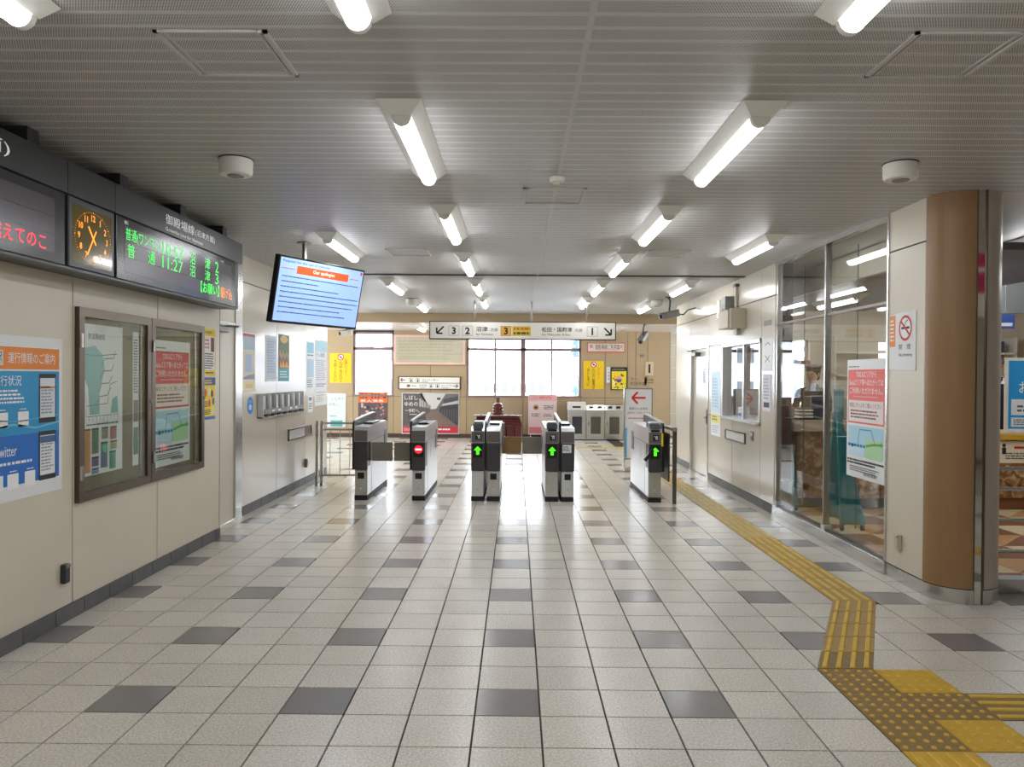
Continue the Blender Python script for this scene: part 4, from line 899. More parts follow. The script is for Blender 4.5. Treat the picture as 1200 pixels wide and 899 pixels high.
def seams(r, x, s, y0):
    # door line, black flap recess and slots on a side face
    q = x + s * .0008; a, c = (x - .004, x + .0015) if s > 0 else (x - .0015, x + .004)
    bx('side_door_seam', 'plastic_grey', a, c, y0 + .27, y0 + .278, .06, .72, r); bx('side_seam', 'plastic_grey', a, c, y0 + .05, GY1 - .02, .722, .728, r)
    bx('flap_recess', 'black', a, c, y0 + .06, y0 + .2, .42, .72, r); bx('side_slot', 'plastic_grey', a, c, y0 + .6, y0 + .61, .5, .66, r); bx('exit_reader', 'plastic_grey', a - .01 if s < 0 else a, c if s < 0 else c + .01, GY1 - .3, GY1 - .12, .55, .8, r)
GRP = 'automatic ticket gates in a row'
g1 = thing('ticket_gate', 'leftmost ticket gate, beside the steel fence', 'ticket gate', (-1.92, 10.2, 0), GRP)
cabinet(g1, -2.006, -1.838, GY0, None); guard(g1, -2.03, -2.006, GY0); seams(g1, -1.844, 1, GY0); flap(g1, -1.842, -1.575, 9.8, 'flap_grey')
g2 = thing('ticket_gate', 'ticket gate with a red no entry light', 'ticket gate', (-1.21, 10.2, 0), GRP)
cabinet(g2, -1.291, -1.121, GY0, 'stop', lower='steel_bright'); guard(g2, -1.315, -1.291, GY0); seams(g2, -1.127, 1, GY0); flap(g2, -1.555, -1.285, 9.8, 'flap_grey'); seams(g2, -1.285, -1, GY0)
g3 = thing('ticket_gate', 'double ticket gate in the middle with green arrow, left of its twin', 'ticket gate', (-.372, 10.2, 0), GRP)
cabinet(g3, -.555, -.39, GY0, 'arrow', True, False, 'steel_bright'); cabinet(g3, -.362, -.192, GY0, None, False, True, 'steel'); guard(g3, -.388, -.364, GY0); flap(g3, -.195, .075, 10.85, 'flap_brown'); seams(g3, -.198, 1, GY0)
bx('exit_reader_box', 'plastic_grey', -.195, -.165, GY1 - .25, GY1 - .1, .6, .9, g3, bev=.01)
g4 = thing('ticket_gate', 'double ticket gate in the middle with paper note, right of its twin', 'ticket gate', (.546, 10.2, 0), GRP)
cabinet(g4, .365, .535, GY0, 'arrow', True, False, 'steel'); cabinet(g4, .562, .728, GY0, None, False, True, 'steel_bright', True); guard(g4, .537, .56, GY0); flap(g4, .09, .37, 10.85, 'flap_grey'); seams(g4, .372, -1, GY0); seams(g4, .722, 1, GY0)
g5 = thing('ticket_gate', 'rightmost ticket gate with green arrow and yellow strip', 'ticket gate', (1.72, 10.2, 0), GRP)
cabinet(g5, 1.641, 1.811, GY0, 'arrow', True, False, 'steel'); guard(g5, 1.813, 1.838, GY0); seams(g5, 1.647, -1, GY0); bx('yellow_strip', ye, 1.80, 1.822, GY0 - .024, GY0 - .016, .70, .86, g5)
b = B().tube([(1.70, 9.5, .66), (1.60, 9.52, .52)], .022, 12); b.build('lever_arm', 'black', g5)
# ---- fence left of the gates, rail right of the gates
fc = thing('steel_fence', 'low steel railing between the far left wall and the leftmost gate', 'railing', (-2.4, 10.9, 0))
for x in (-2.83, -2.76): B().cyl((x, 10.9, 0), (x, 10.9, .90), .022, seg=14).build('post', 'steel', fc)
for z_ in (.87, .78, .13): B().cyl((-2.76, 10.9, z_), (-2.06, 10.9, z_), .014).build('rail', 'steel', fc)
for i in range(5): B().cyl((-2.64 + .14 * i, 10.9, .13), (-2.64 + .14 * i, 10.9, .78), .006, seg=8).build('baluster', 'steel', fc)
B().cyl((-2.06, 10.9, 0), (-2.06, 10.9, .9), .016, seg=14).build('post', 'steel', fc)
rl = thing('steel_rail', 'steel rail panel with round top beside the rightmost gate', 'railing', (1.98, 10.2, 0))
bx('rail_post', 'steel_dark', 1.93, 1.975, 9.42, 9.47, 0, .9, rl, bev=.004); bx('rail_post', 'steel_dark', 1.90, 1.94, 10.95, 11.0, 0, .9, rl, bev=.004)
bx('rail_panel', 'steel_dark', 1.905, 1.925, 9.6, 10.95, .25, .85, rl); B().cyl((1.95, 9.42, .915), (1.915, 11.0, .915), .03, seg=14).build('top_rail', 'steel', rl)
# ---- arrow sign board
ab = thing('arrow_board', 'white standing sign board with red left arrow behind the rightmost gate', 'sign', (2.06, 13.0, 0))
bx('board_panel', 'paper', 1.84, 2.295, 13.0, 13.03, .18, 1.355, ab); b = B().box(1.825, 1.845, 12.99, 13.04, .0095, 1.37).box(2.29, 2.31, 12.99, 13.04, .0095, 1.37).box(1.845, 2.29, 12.99, 13.04, 1.35, 1.37).box(1.845, 2.29, 12.99, 13.04, .16, .18); b.build('board_frame', 'steel', ab)
for x in (1.835, 2.3): bx('foot', 'steel', x - .015, x + .015, 12.85, 13.2, .0095, .03, ab)
p = Panel(ab, (1.84, 13.0, 1.355), UB); rd_ = ink(220, 40, 56); arrow(p, .235, .15, .23, 180, rd_, .15)
p.text(.07, .31, .045, '係員のいる改札', bk, w_=.32); p.text(.04, .385, .045, '(精算)をご利用ください', rd_, w_=.39); p.scrawl(.06, .48, .32, .03, 1, rd_); p.scrawl(.12, .55, .2, .03, 1, bk); p.rect(0, .66, .04, .5, ink(90, 180, 230)); p.done()

# ---- back wall things
o = bx('billboard_case', ink(226, 190, 176), -3.06, -1.28, BY - .06, BY - .003, 1.83, 2.57, bev=.006); tag(o, 'pale pink framed billboard case between the back windows', 'billboard')
p = Panel(o, (-3.06, BY - .06, 2.57), UB); p.rect(.07, .07, 1.64, .60, ink(222, 206, 186)); p.scrawl(.12, .12, 1.5, .3, 4, ink(206, 190, 172), 1); p.rect(.07, .47, 1.64, .008, ink(190, 160, 146), 1); p.scrawl(.12, .52, 1.5, .1, 2, ink(200, 186, 168), 1); p.done()
bx('case_glass', 'glass_case', -3.0, -1.34, BY - .075, BY - .07, 1.89, 2.51, o)
o, p = board('direction_sign', 'two row white direction sign above the street photograph poster', 'sign', (-2.95, BY, 1.535), UB, 1.565, .325, .04, 'frame_brown'); p.rect(.03, .02, 1.505, .285, 'sign_white'); p.rect(.03, .158, 1.505, .012, bk2, 1)
arrow(p, .12, .09, .11, 180, bk2); arrow(p, 1.44, .235, .11, 0, bk2); p.text(.60, .055, .06, 'エレベーター', bk2, w_=.4); p.scrawl(.60, .13, .16, .018, 1, bk2)
for x, y_ in ((.28, .05), (.45, .05), (.78, .19), (.94, .19)): p.line([(x, y_), (x + .085, y_), (x + .085, y_ + .085), (x, y_ + .085), (x, y_)], .006, bk2, 1); p.disc(x + .043, y_ + .025, .012, bk2, 2); p.rect(x + .025, y_ + .04, .036, .04, bk2, 2)
p.disc(.25, .235, .035, ink(190, 80, 90), 1); p.disc(.275, .235, .03, ink(60, 110, 100), 2); p.scrawl(.34, .22, .12, .035, 1, gy); p.text(.53, .20, .055, 'お手洗', bk2, w_=.19); p.text(1.08, .20, .055, 'エレベーター', bk2, w_=.30); p.scrawl(.55, .27, .12, .018, 1, bk2); p.scrawl(1.1, .27, .16, .018, 1, bk2); p.done()
o, p = board('street_poster', 'black and white street photograph poster with red strip on the back wall', 'poster', (-2.86, BY, 1.13), UB, 1.44, 1.035, .015, 'steel_bright')
p.rect(.025, .025, 1.39, .985, ink(112, 106, 102)); p.poly([(.45, .025), (1.1, .025), (.86, .40), (.7, .42)], ink(206, 204, 200), 1)
p.poly([(.025, .025), (.5, .025), (.72, .40), (.72, .62), (.025, .84)], ink(96, 90, 88), 1); p.poly([(1.415, .08), (1.04, .16), (1.04, .30), (1.415, .2)], ink(74, 74, 78), 2); p.poly([(1.415, .24), (.95, .36), (.93, .6), (1.415, .82)], ink(66, 66, 68), 1)
p.poly([(.72, .46), (.92, .46), (1.415, .84), (.30, .84)], ink(128, 108, 98), 2); p.poly([(1.02, .28), (1.415, .19), (1.415, .27), (1.0, .33)], ink(190, 188, 186), 3)
for q in range(5): p.rect(.44 + .06 * q, .15 + .04 * q, .045, .2 - .03 * q, ink(190 - 8 * q, 186 - 8 * q, 180 - 8 * q), 2, 'picture_detail')
for q in range(7): p.rect(1.0 + .06 * q, .42, .02, .22 + .015 * q, ink(100, 100, 104), 2, 'picture_detail')
p.rect(.88, .12, .09, .06, ink(80, 76, 76), 3); p.rect(.72, .4, .03, .02, ink(220, 180, 60), 3); p.rect(.15, .4, .22, .25, ink(86, 76, 76), 3)
p.text(.07, .07, .11, 'しばし', wi, w_=.33, lvl=4); p.text(.07, .23, .11, 'ゆめの', wi, w_=.33, lvl=4); p.text(.09, .40, .10, '一歩町へ。', wi, w_=.36, lvl=4); p.scrawl(.2, .53, .18, .03, 1, wi, 4)
p.rect(.025, .85, 1.39, .16, ink(206, 50, 62), 3); p.scrawl(.05, .88, .2, .09, 3, ink(240, 180, 180), 4); p.scrawl(.92, .89, .3, .05, 1, wi, 4, fill=.8); p.done()
o, p = board('orange_poster', 'orange headed performance poster under the left back window', 'poster', (-3.95, BY, 1.13), UB, .73, .86, .015, ink(96, 80, 84)); p.rect(0, 0, .73, .26, ink(232, 104, 44)); p.text(.03, .03, .12, 'SHIN', bk2, w_=.66); p.text(.06, .18, .07, '新人演奏', wi, w_=.58)
rn = random.Random(4)
for q in range(60): p.disc(.04 + rn.random() * .65, .29 + rn.random() * .54, rn.uniform(.02, .045), ink(*rn.choice([(170, 140, 136), (70, 60, 70), (196, 170, 160), (130, 90, 90), (50, 44, 52), (214, 120, 80)])), 1 + q % 4, 'picture_spot', seg=10)
p.done()
o, p = board('white_poster', 'pale white poster with teal corner at the far left of the back wall', 'poster', (-4.74, BY, 1.10), UB, .49, .86, .015, 'steel'); p.rect(.015, .015, .46, .83, ink(206, 214, 212)); p.rect(.1, .68, .3, .15, ink(70, 160, 160), 1); p.text(.12, .10, .07, 'ととのう', gy, w_=.3); p.text(.06, .24, .07, 'のむ。', gy, w_=.22); p.scrawl(.08, .55, .2, .04, 2, gy); p.done()
def yellow_sign(x, zt, w_, h, label):
    ob, p = board('yellow_sign', label, 'sign', (x, BY, zt), UB, w_, h, .012, ink(240, 200, 20), group='yellow vertical text signs on the back wall')
    p.disc(w_ * .5, h * .13, w_ * .15, wi, 0); p.ring(w_ * .5, h * .13, w_ * .11, w_ * .15, ink(200, 40, 60), 1); p.line([(w_ * .41, h * .075), (w_ * .59, h * .185)], w_ * .04, ink(200, 40, 60), 2); p.disc(w_ * .5, h * .13, w_ * .05, bk2, 1)
    return ob, p
o, p = yellow_sign(-4.66, 2.10, .53, .74, 'yellow vertical text sign left of the left back window')
p.vtext(.40, .14, .07, 'お願いです！', ink(214, 60, 40), step=1.02); p.vtext(.27, .20, .078, 'たばこの火は、', bk2, step=1.0); p.vtext(.13, .16, .078, 'やめてください', bk2, step=1.0); p.done()
o, p = yellow_sign(1.68, 1.95, .50, .70, 'yellow vertical text sign above the steel cabinets')
p.vtext(.37, .17, .055, '消火器です', ink(226, 120, 30), step=1.05); p.vtext(.25, .19, .075, 'たいがい最後は。', bk2, step=.9); p.vtext(.12, .18, .07, 'あとしまつに', bk2, step=1.05); p.done()
o, p = board('red_framed_sign', 'red framed white sign with dense black lettering at the right of the windows', 'sign', (1.765, BY, 2.40), UB, .935, .235, .02, ink(206, 40, 50)); p.rect(.015, .012, .905, .20, ink(224, 206, 196)); p.text(.06, .05, .08, '駅', bk2, lvl=2); p.text(.20, .03, .14, '御殿場線ご利用案内', bk2, w_=.68); p.scrawl(.25, .18, .5, .025, 1, ink(200, 140, 130), 1); p.done()
o, p = board('white_strip_sign', 'narrow white vertical strip sign left of the black framed poster', 'sign', (2.255, BY, 1.80), UB, .085, .39, .008, 'paper'); p.vtext(.043, .03, .05, '火気厳禁', gy, step=1.6); p.done()
o, p = board('framed_poster', 'black framed yellow mascot free food poster on the back wall', 'poster', (2.36, BY, 1.80), UB, .405, .57, .03, 'black'); o['label'] = 'black framed busy yellow poster on the back wall'
p.rect(.02, .10, .365, .45, ink(232, 210, 40)); p.scrawl(.03, .03, .34, .05, 2, ink(150, 150, 160)); rn = random.Random(9)
for q in range(26): p.disc(.05 + rn.random() * .31, .14 + rn.random() * .38, rn.uniform(.012, .028), ink(*rn.choice([(50, 50, 50), (240, 235, 220), (160, 150, 40), (120, 130, 60), (210, 60, 50)])), 1 + q % 3, 'picture_spot', seg=10)
p.poly([(.12, .30), (.28, .30), (.24, .38), (.16, .38)], ink(70, 90, 130), 5); p.disc(.2, .27, .07, ink(240, 150, 150), 4, 'picture_spot', .05); p.done()
o, p = board('platform_number_sign', 'small plate with the number 1 near the far right corner', 'sign', (3.22, BY, 1.94), UB, .20, .34, .01, ink(206, 188, 156)); p.text(.1, .06, .22, '1', bk2, ctr=True, bold=.03); p.done()
wp = board('wall_lettering_plate', 'beige plate with black platform directions below the number 1', 'sign', (3.20, BY, 1.55), UB, .25, .18, .004, 'wall_beige'); wp[1].text(.02, .03, .07, '国府津', bk2, w_=.2); wp[1].scrawl(.02, .12, .2, .03, 1, bk2); wp[1].done()
wp = board('wall_lettering_plate', 'beige plate with black lettering above the arrow board', 'sign', (2.80, BY, 1.56), UB, .46, .24, .004, 'wall_beige'); wp[1].text(.05, .02, .08, '下り', bk2, w_=.16); wp[1].text(.05, .12, .09, '松田方面', bk2, w_=.38); wp[1].done()
o = bx('thermostat', 'plastic_grey', 3.08, 3.18, BY - .03, BY, 2.06, 2.13, bev=.005); tag(o, 'small grey sensor box high on the back wall', 'sensor')
# steel cabinets
for i in range(3):
    x0 = 1.262 + .456 * i; x1 = x0 + .45; lb = ['leftmost steel cabinet under the yellow sign, with white slotted top', 'middle steel cabinet under the yellow sign', 'rightmost steel cabinet, nearest the arrow board'][i]
    r = thing('steel_cabinet', lb, 'cabinet', ((x0 + x1) / 2, 18.95, 0), 'steel cabinets on the back wall')
    bx('cabinet_body', 'steel', x0, x1, 18.78, 19.15, .02, .74, r, bev=.004); bx('plinth', 'black_matte', x0 + .01, x1 - .01, 18.8, 19.14, 0, .02, r)
    dr = bx('cabinet_door', 'steel', x0 + .012, x1 - .012, 18.762, 18.778, .04, .72, r, bev=.003); bx('door_window', 'plastic_dark' if i == 0 else 'steel_dark', x0 + .11, x1 - .10, 18.757, 18.761, .16, .58, dr); bx('door_handle', 'steel_dark', x0 + .05, x0 + .065, 18.745, 18.76, .36, .46, dr)
    b = B().prism([(x0, 18.80, .74), (x0, 18.86, .93 if i == 0 else .86), (x0, 19.15, .93 if i == 0 else .88), (x0, 19.15, .74)], (x1 - x0, 0, 0)); b.build('cabinet_hood', 'plastic_white' if i == 0 else 'steel', r)
    for q in ((.12, .3),) if i == 0 else ((.08, .16), (.28, .36)): bx('drop_slot', 'black_matte', x0 + q[0], x0 + q[1] + .02, 18.81, 18.835, .79, .835, r)
o, p = board('pink_board', 'pale pink information board standing under the middle window', 'notice board', (.30, BY - .14, 1.11), UB, .71, 1.0, .03, ink(226, 206, 206), gap=0); p.rect(.02, .02, .67, .14, ink(232, 170, 170)); p.text(.12, .05, .06, 'ご案内', ink(200, 80, 90), w_=.45); p.disc(.19, .32, .075, ink(214, 166, 110), 0); p.rect(.15, .29, .08, .07, ink(90, 70, 60), 1); p.scrawl(.08, .46, .25, .1, 2, ink(120, 90, 90)); p.line([(.4, .36), (.5, .30), (.62, .34)], .012, gy); p.scrawl(.38, .26, .28, .12, 3, ink(140, 110, 110)); p.scrawl(.38, .48, .26, .08, 2, ink(120, 100, 100)); p.rect(.03, .62, .65, .16, ink(236, 200, 200)); p.rect(.03, .81, .65, .16, ink(220, 128, 134)); p.done()
for x in (.36, .95): bx('board_leg', 'steel', x - .012, x + .012, BY - .165, BY - .14, 0, .12, o)

# dark red tiered wooden display behind the middle gates
dp_ = thing('tiered_display', 'dark red tiered wooden display with finial under the middle window', 'display', (-.43, 18.2, 0)); Q = 'red_wood'
bx('base_chest', Q, -1.0, .15, 18.0, 18.6, 0, .42, dp_, bev=.01)
for i in range(6): bx('front_slat', Q, -.98 + .19 * i, -.81 + .19 * i, 17.93, 18.0, .10, .40, dp_, bev=.02)
for i in range(3): bx('upper_tier', Q, -.97 + .02 * i, .13 - .02 * i, 18.05 + .03 * i, 18.55, .42 + .065 * i, .478 + .065 * i, dp_, bev=.012)
bx('top_shelf', 'steel', -1.0, .15, 18.02, 18.58, .615, .635, dp_, bev=.004)
B().lathe((-.43, 18.2, .635), [(.125, 0), (.14, .05), (.115, .07), (.14, .12), (.11, .14), (.13, .19), (.1, .21), (.115, .25), (.06, .28), (.03, .29)], 24).build('round_tower', Q, dp_, smooth=True)
b = B().cyl((-.45, 18.2, .92), (-.45, 18.2, 1.06), .018).cyl((-.405, 18.2, .92), (-.405, 18.2, 1.06), .018); b.build('finial', Q, dp_)
bx('white_cap', 'plastic_white', -.50, -.36, 18.14, 18.26, .905, .925, dp_, bev=.008)

# ---- cameras and wall devices
def cctv(name, label, c, cm, d, sz=(.07, .065, .2), mt='plastic_white'):
    r = thing(name, label, 'security camera', cm); c, cm = Vector(c), Vector(cm); d = Vector(d).normalized(); sx = d.cross(Vector((0, 0, 1))).normalized(); uz = sx.cross(d)
    w_, h, l = sz; P = lambda a, b_, e: c + sx * a * w_ / 2 + uz * b_ * h / 2 + d * e * l / 2
    B().hexa([P(-1, -1, -1), P(1, -1, -1), P(1, -1, 1), P(-1, -1, 1), P(-1, 1, -1), P(1, 1, -1), P(1, 1, 1), P(-1, 1, 1)], .008).build('camera_body', mt, r)
    B().cyl(c + d * l * .5, c + d * (l * .5 + .04), w_ * .36, seg=16).build('camera_lens', 'black', r)
    B().hexa([P(-1.2, 1.0, -1), P(1.2, 1.0, -1), P(1.2, 1.0, 1.3), P(-1.2, 1.0, 1.3), P(-1.2, 1.2, -1), P(1.2, 1.2, -1), P(1.2, 1.2, 1.3), P(-1.2, 1.2, 1.3)]).build('camera_hood', 'plastic_grey', r)
    B().tube([c + uz * h * .6, Vector((c.x, c.y, cm.z - .06)), cm], .014).build('camera_bracket', 'plastic_dark', r); B().cyl(cm - Vector((0, 0, .012)), cm, .05, seg=18).build('ceiling_plate', 'plastic_dark', r)
cctv('security_camera', 'white box camera hanging below the television at the hall entrance', (-3.10, 14, 2.33), (-3.2, 14, CE), (-1, .1, -.12), (.09, .09, .2))
cctv('security_camera', 'slanted grey camera on a rod in front of the far right wall', (2.69, 16.3, 2.40), (2.72, 16.3, 2.68), (-.6, -.8, -.75), (.11, .09, .3), 'plastic_grey')
cctv('security_camera', 'grey camera on a ceiling rod at the end of the right wall', (2.49, 12.5, 2.57), (2.46, 12.5, CE), (-1, -.15, -.22), (.1, .1, .3), 'plastic_grey')
B().tube([(2.66, 12.52, 2.585), (2.72, 12.55, 2.58), (2.80, 12.6, 2.66), (2.94, 12.65, 2.70)], .01).build('camera_cable', 'black_matte', None)
tag(bpy.data.objects['camera_cable'], 'black cable from the grey camera to the right wall', 'cable')
ws_ = thing('wall_speaker', 'beige speaker box with conduit high on the right wall', 'loudspeaker', (RX, 10.4, 2.2))
bx('speaker_box', 'plastic_beige', RX - .22, RX - .02, 9.92, 10.4, 2.20, 2.43, ws_, bev=.006); bx('speaker_side_cap', 'plastic_beige', RX - .2, RX, 9.86, 9.91, 2.19, 2.45, ws_, bev=.004); bx('control_box', 'plastic_grey', RX - .12, RX, 10.42, 10.62, 2.49, 2.66, ws_, bev=.004); bx('white_unit', 'plastic_white', RX - .06, RX, 10.95, 11.10, 2.40, 2.66, ws_, bev=.004)
B().cyl((RX - .025, 10.22, 2.43), (RX - .025, 10.22, 2.80), .02).build('conduit', 'plastic_beige', ws_); bx('junction_clip', 'plastic_dark', RX - .05, RX, 10.18, 10.28, 2.76, 2.80, ws_); bx('lower_bracket', 'plastic_beige', RX - .05, RX, 10.10, 10.22, 2.12, 2.2, ws_)
# ---- right wall notices and fittings
o, p = board('blue_leaflet', 'pale blue notice with yellow foot between the right door and the service window', 'notice', (RX, 11.58, 1.66), UR, .52, .96, .002, 'paper'); p.rect(.02, .02, .48, .6, ink(206, 228, 240)); p.scrawl(.04, .1, .4, .45, 10, ink(170, 196, 216), 1); p.rect(.02, .64, .48, .13, ink(232, 224, 120)); p.scrawl(.05, .66, .3, .08, 2, ink(120, 116, 70), 1); p.scrawl(.05, .8, .4, .12, 4, ink(170, 180, 190)); p.done()
o, p = board('symbol_notice', 'white notice with symbols on the narrow panel beside the glass wall', 'notice', (RX, 9.20, 2.02), UR, .36, .38, .002, 'paper'); p.line([(.1, .08), (.2, .05), (.28, .08)], .01, gy); p.line([(.1, .2), (.2, .24), (.28, .2)], .01, gy); p.line([(.1, .28), (.2, .24), (.28, .28)], .01, gy); p.done()
o, p = board('vertical_notice', 'grey framed notice below the symbol notice beside the glass wall', 'notice', (RX, 9.16, 1.60), UR, .30, .44, .004, ink(196, 196, 206)); p.rect(.01, .01, .28, .42, ink(216, 214, 224)); p.scrawl(.04, .04, .2, .26, 7, ink(150, 150, 170), 1); p.rect(.04, .33, .2, .06, bk, 1); p.done()
o, p = board('small_grey_plate', 'small grey plate above the symbol notice', 'sign', (RX, 9.14, 2.23), UR, .26, .06, .004, 'plastic_grey'); p.done()
tr_ = thing('ticket_tray', 'white slanted ticket tray under the service window', 'tray', (RX, 10.29, .70))
b = B().box(RX - .02, RX, 9.83, 10.75, .705, .72).box(RX - .02, RX, 9.83, 10.75, .83, .845).box(RX - .02, RX, 9.83, 9.845, .72, .83).box(RX - .02, RX, 10.735, 10.75, .72, .83); b.build('tray_frame', 'steel_dark', tr_); bx('tray_plate', 'plastic_white', RX - .008, RX, 9.845, 10.735, .72, .83, tr_)
o = thing('wall_switch', 'grey switch plate right of the ticket tray', 'switch', (RX, 9.55, .78)); bx('switch_plate', 'plastic_grey', RX - .012, RX, 9.5, 9.6, .77, .89, o, bev=.003); bx('switch_button', 'plastic_white', RX - .018, RX - .012, 9.525, 9.575, .84, .87, o); bx('switch_button', 'plastic_dark', RX - .018, RX - .012, 9.525, 9.575, .79, .82, o)
cu = thing('window_curtain', 'grey beige curtain drawn over the far half of the service window', 'curtain', (RX + .21, 10.5, 1.02)); b = B(); pts = []
for i in range(49):
    y_ = 10.06 + .88 * i / 48; pts.append((RX + .21 + .022 * math.sin(i * 1.05), y_))
for (a, c), (a2, c2) in zip(pts[:-1], pts[1:]): b.hexa([(a, c, 1.06), (a + .004, c, 1.06), (a2 + .004, c2, 1.06), (a2, c2, 1.06), (a, c, 1.98), (a + .004, c, 1.98), (a2 + .004, c2, 1.98), (a2, c2, 1.98)])
b.build('curtain_cloth', 'curtain', cu); B().cyl((RX + .21, 9.3, 1.985), (RX + .21, 10.95, 1.985), .01).build('curtain_rail', 'steel', cu)
dk_ = thing('office_desk', 'white desk behind the service window', 'desk', (3.5, 12.2, 0)); bx('desk_top', 'plastic_white', RX + .26, 3.95, 11.2, 13.4, .93, .965, dk_, bev=.004)
for y_ in (11.22, 13.3): bx('desk_side', 'plastic_grey', RX + .28, 3.93, y_, y_ + .03, 0.006, .93, dk_)
o, p = board('tissue_box', 'small white box with blue print on the service window sill', 'box', (RX + .16, 10.46, 1.16), UR, .26, .14, .08, 'paper', gap=0); p.rect(.02, .08, .14, .05, ink(60, 110, 210)); p.done()
for i, (y_, h_) in enumerate(((11.3, .3), (11.8, .4))):
    o = bx('paper_stack', 'paper', 3.3 + .2 * i, 3.52 + .2 * i, y_, y_ + .3, .965, .965 + h_); tag(o, ['low stack of white papers on the office desk', 'taller stack of white papers on the office desk'][i], 'papers', 'papers on the office desk')
# pillar fittings
o, p = board('no_smoking_sign', 'white no smoking sign on the cream side of the pillar', 'sign', (RX, 5.965, 2.06), UR, .30, .44, .006, 'paper'); p.disc(.15, .12, .095, wi, 0); p.ring(.15, .12, .078, .097, ink(210, 50, 60), 1); p.line([(.09, .07), (.21, .17)], .018, ink(210, 50, 60), 2); p.rect(.09, .11, .12, .018, bk, 1); p.line([(.14, .1), (.16, .07), (.19, .06)], .008, bk, 1); p.text(.05, .24, .04, '禁　煙', bk, w_=.18); p.text(.06, .31, .03, 'No Smoking', bk, w_=.19); p.done()
o, p = board('orange_notice', 'narrow orange notice at the edge of the pillar panel', 'notice', (RX, 6.07, 2.05), UR, .10, .42, .002, 'paper'); p.rect(.005, .005, .09, .24, ink(240, 140, 50)); p.scrawl(.015, .03, .06, .18, 6, wi, 1); p.done()
o = thing('wall_outlet', 'pale outlet box low on the cream side of the pillar', 'outlet', (RX, 5.87, .25)); bx('outlet_box', 'plastic_beige', RX - .035, RX, 5.84, 5.90, .25, .37, o, bev=.006); bx('outlet_cover', 'plastic_beige', RX - .042, RX - .03, 5.845, 5.895, .345, .368, o, bev=.004)
fare_notice((RX + .012, 6.86, 1.72), UR, .72, 1.02, 'fare_notice', 'faded red and white fare notice stuck on the glass wall', 'notice', .002, 1)

# ---- shop interior
ct = thing('shop_counter', 'brown marble shop counter with beige top behind the glass wall', 'counter', (4.1, 9.5, 0))
bx('counter_kick', 'black_matte', 3.36, 4.88, 9.24, 9.8, .006, .12, ct)
for i in range(3): bx('marble_panel', 'brown_marble', 3.35 + .51 * i, 3.855 + .51 * i, 9.2, 9.25, .12, .92, ct, bev=.003)
bx('marble_panel', 'brown_marble', 3.35, 3.4, 9.255, 9.8, .12, .92, ct); bx('counter_core', 'counter_top', 3.41, 4.87, 9.26, 9.8, .12, .92, ct); bx('counter_top', 'counter_top', 3.30, 4.90, 9.14, 9.85, .92, 1.05, ct, bev=.008)
c2 = thing('shop_counter', 'lower shop counter with yellow edge right of the pillar', 'counter', (6.1, 9.5, 0))
bx('counter_kick', 'wood_brown', 4.92, 7.3, 9.24, 9.8, .006, .14, c2)
for i in range(4): bx('marble_panel', 'brown_marble', 4.92 + .6 * i, 5.515 + .6 * i, 9.2, 9.25, .14, .84, c2, bev=.003)
bx('counter_core', 'counter_top', 4.92, 7.3, 9.26, 9.8, .14, .84, c2); bx('counter_top', 'counter_top', 4.91, 7.32, 9.17, 9.82, .88, .92, c2); bx('yellow_edge', 'tactile_base_yellow', 4.91, 7.32, 9.15, 9.17, .84, .90, c2)
o, p = board('counter_notice', 'white pictogram notice on the counter with yellow edge', 'notice', (5.75, 9.2, .82), UB, 1.0, .26, .004, ink(236, 226, 200)); p.rect(.2, .06, .2, .03, ink(210, 50, 50)); p.scrawl(.1, .13, .6, .09, 3, gy)
for x in (.08, .5): p.disc(x, .05, .022, bk, 0); p.rect(x - .025, .075, .05, .08, bk, 0)
p.done()
o, p = board('blue_poster_board', 'bright blue poster board standing on the counter with yellow edge', 'poster', (5.885, 9.3, 1.82), UB, .9, .89, .03, 'plastic_white', gap=0); p.rect(.035, .035, .83, .82, ink(20, 150, 220)); p.rect(.07, .50, .7, .19, ink(222, 232, 236), 1); p.rect(.07, .72, .7, .11, ink(222, 232, 236), 1); p.text(.16, .28, .15, 'お知らせ', wi, lvl=1); p.scrawl(.14, .56, .5, .1, 2, gy, 2); p.scrawl(.1, .735, .5, .08, 3, gy, 2); p.done()
for x in (5.98, 6.68): bx('board_foot', 'plastic_white', x, x + .06, 9.22, 9.42, .92, .935, o)
rc = thing('rail_barrier', 'steel bar barrier in front of the shop right of the pillar', 'railing', (4.6, 5.68, 0))
for z_ in (.29, .52, .75, .90): B().cyl((3.46, 5.68, z_), (5.6, 5.68, z_), .014).build('rail', 'steel', rc)
for x in (4.3, 5.58): B().cyl((x, 5.68, .1), (x, 5.68, .92), .02).build('post', 'steel', rc)
bx('kerb', 'steel', 3.44, 6.2, 5.60, 5.72, 0, .10, rc)
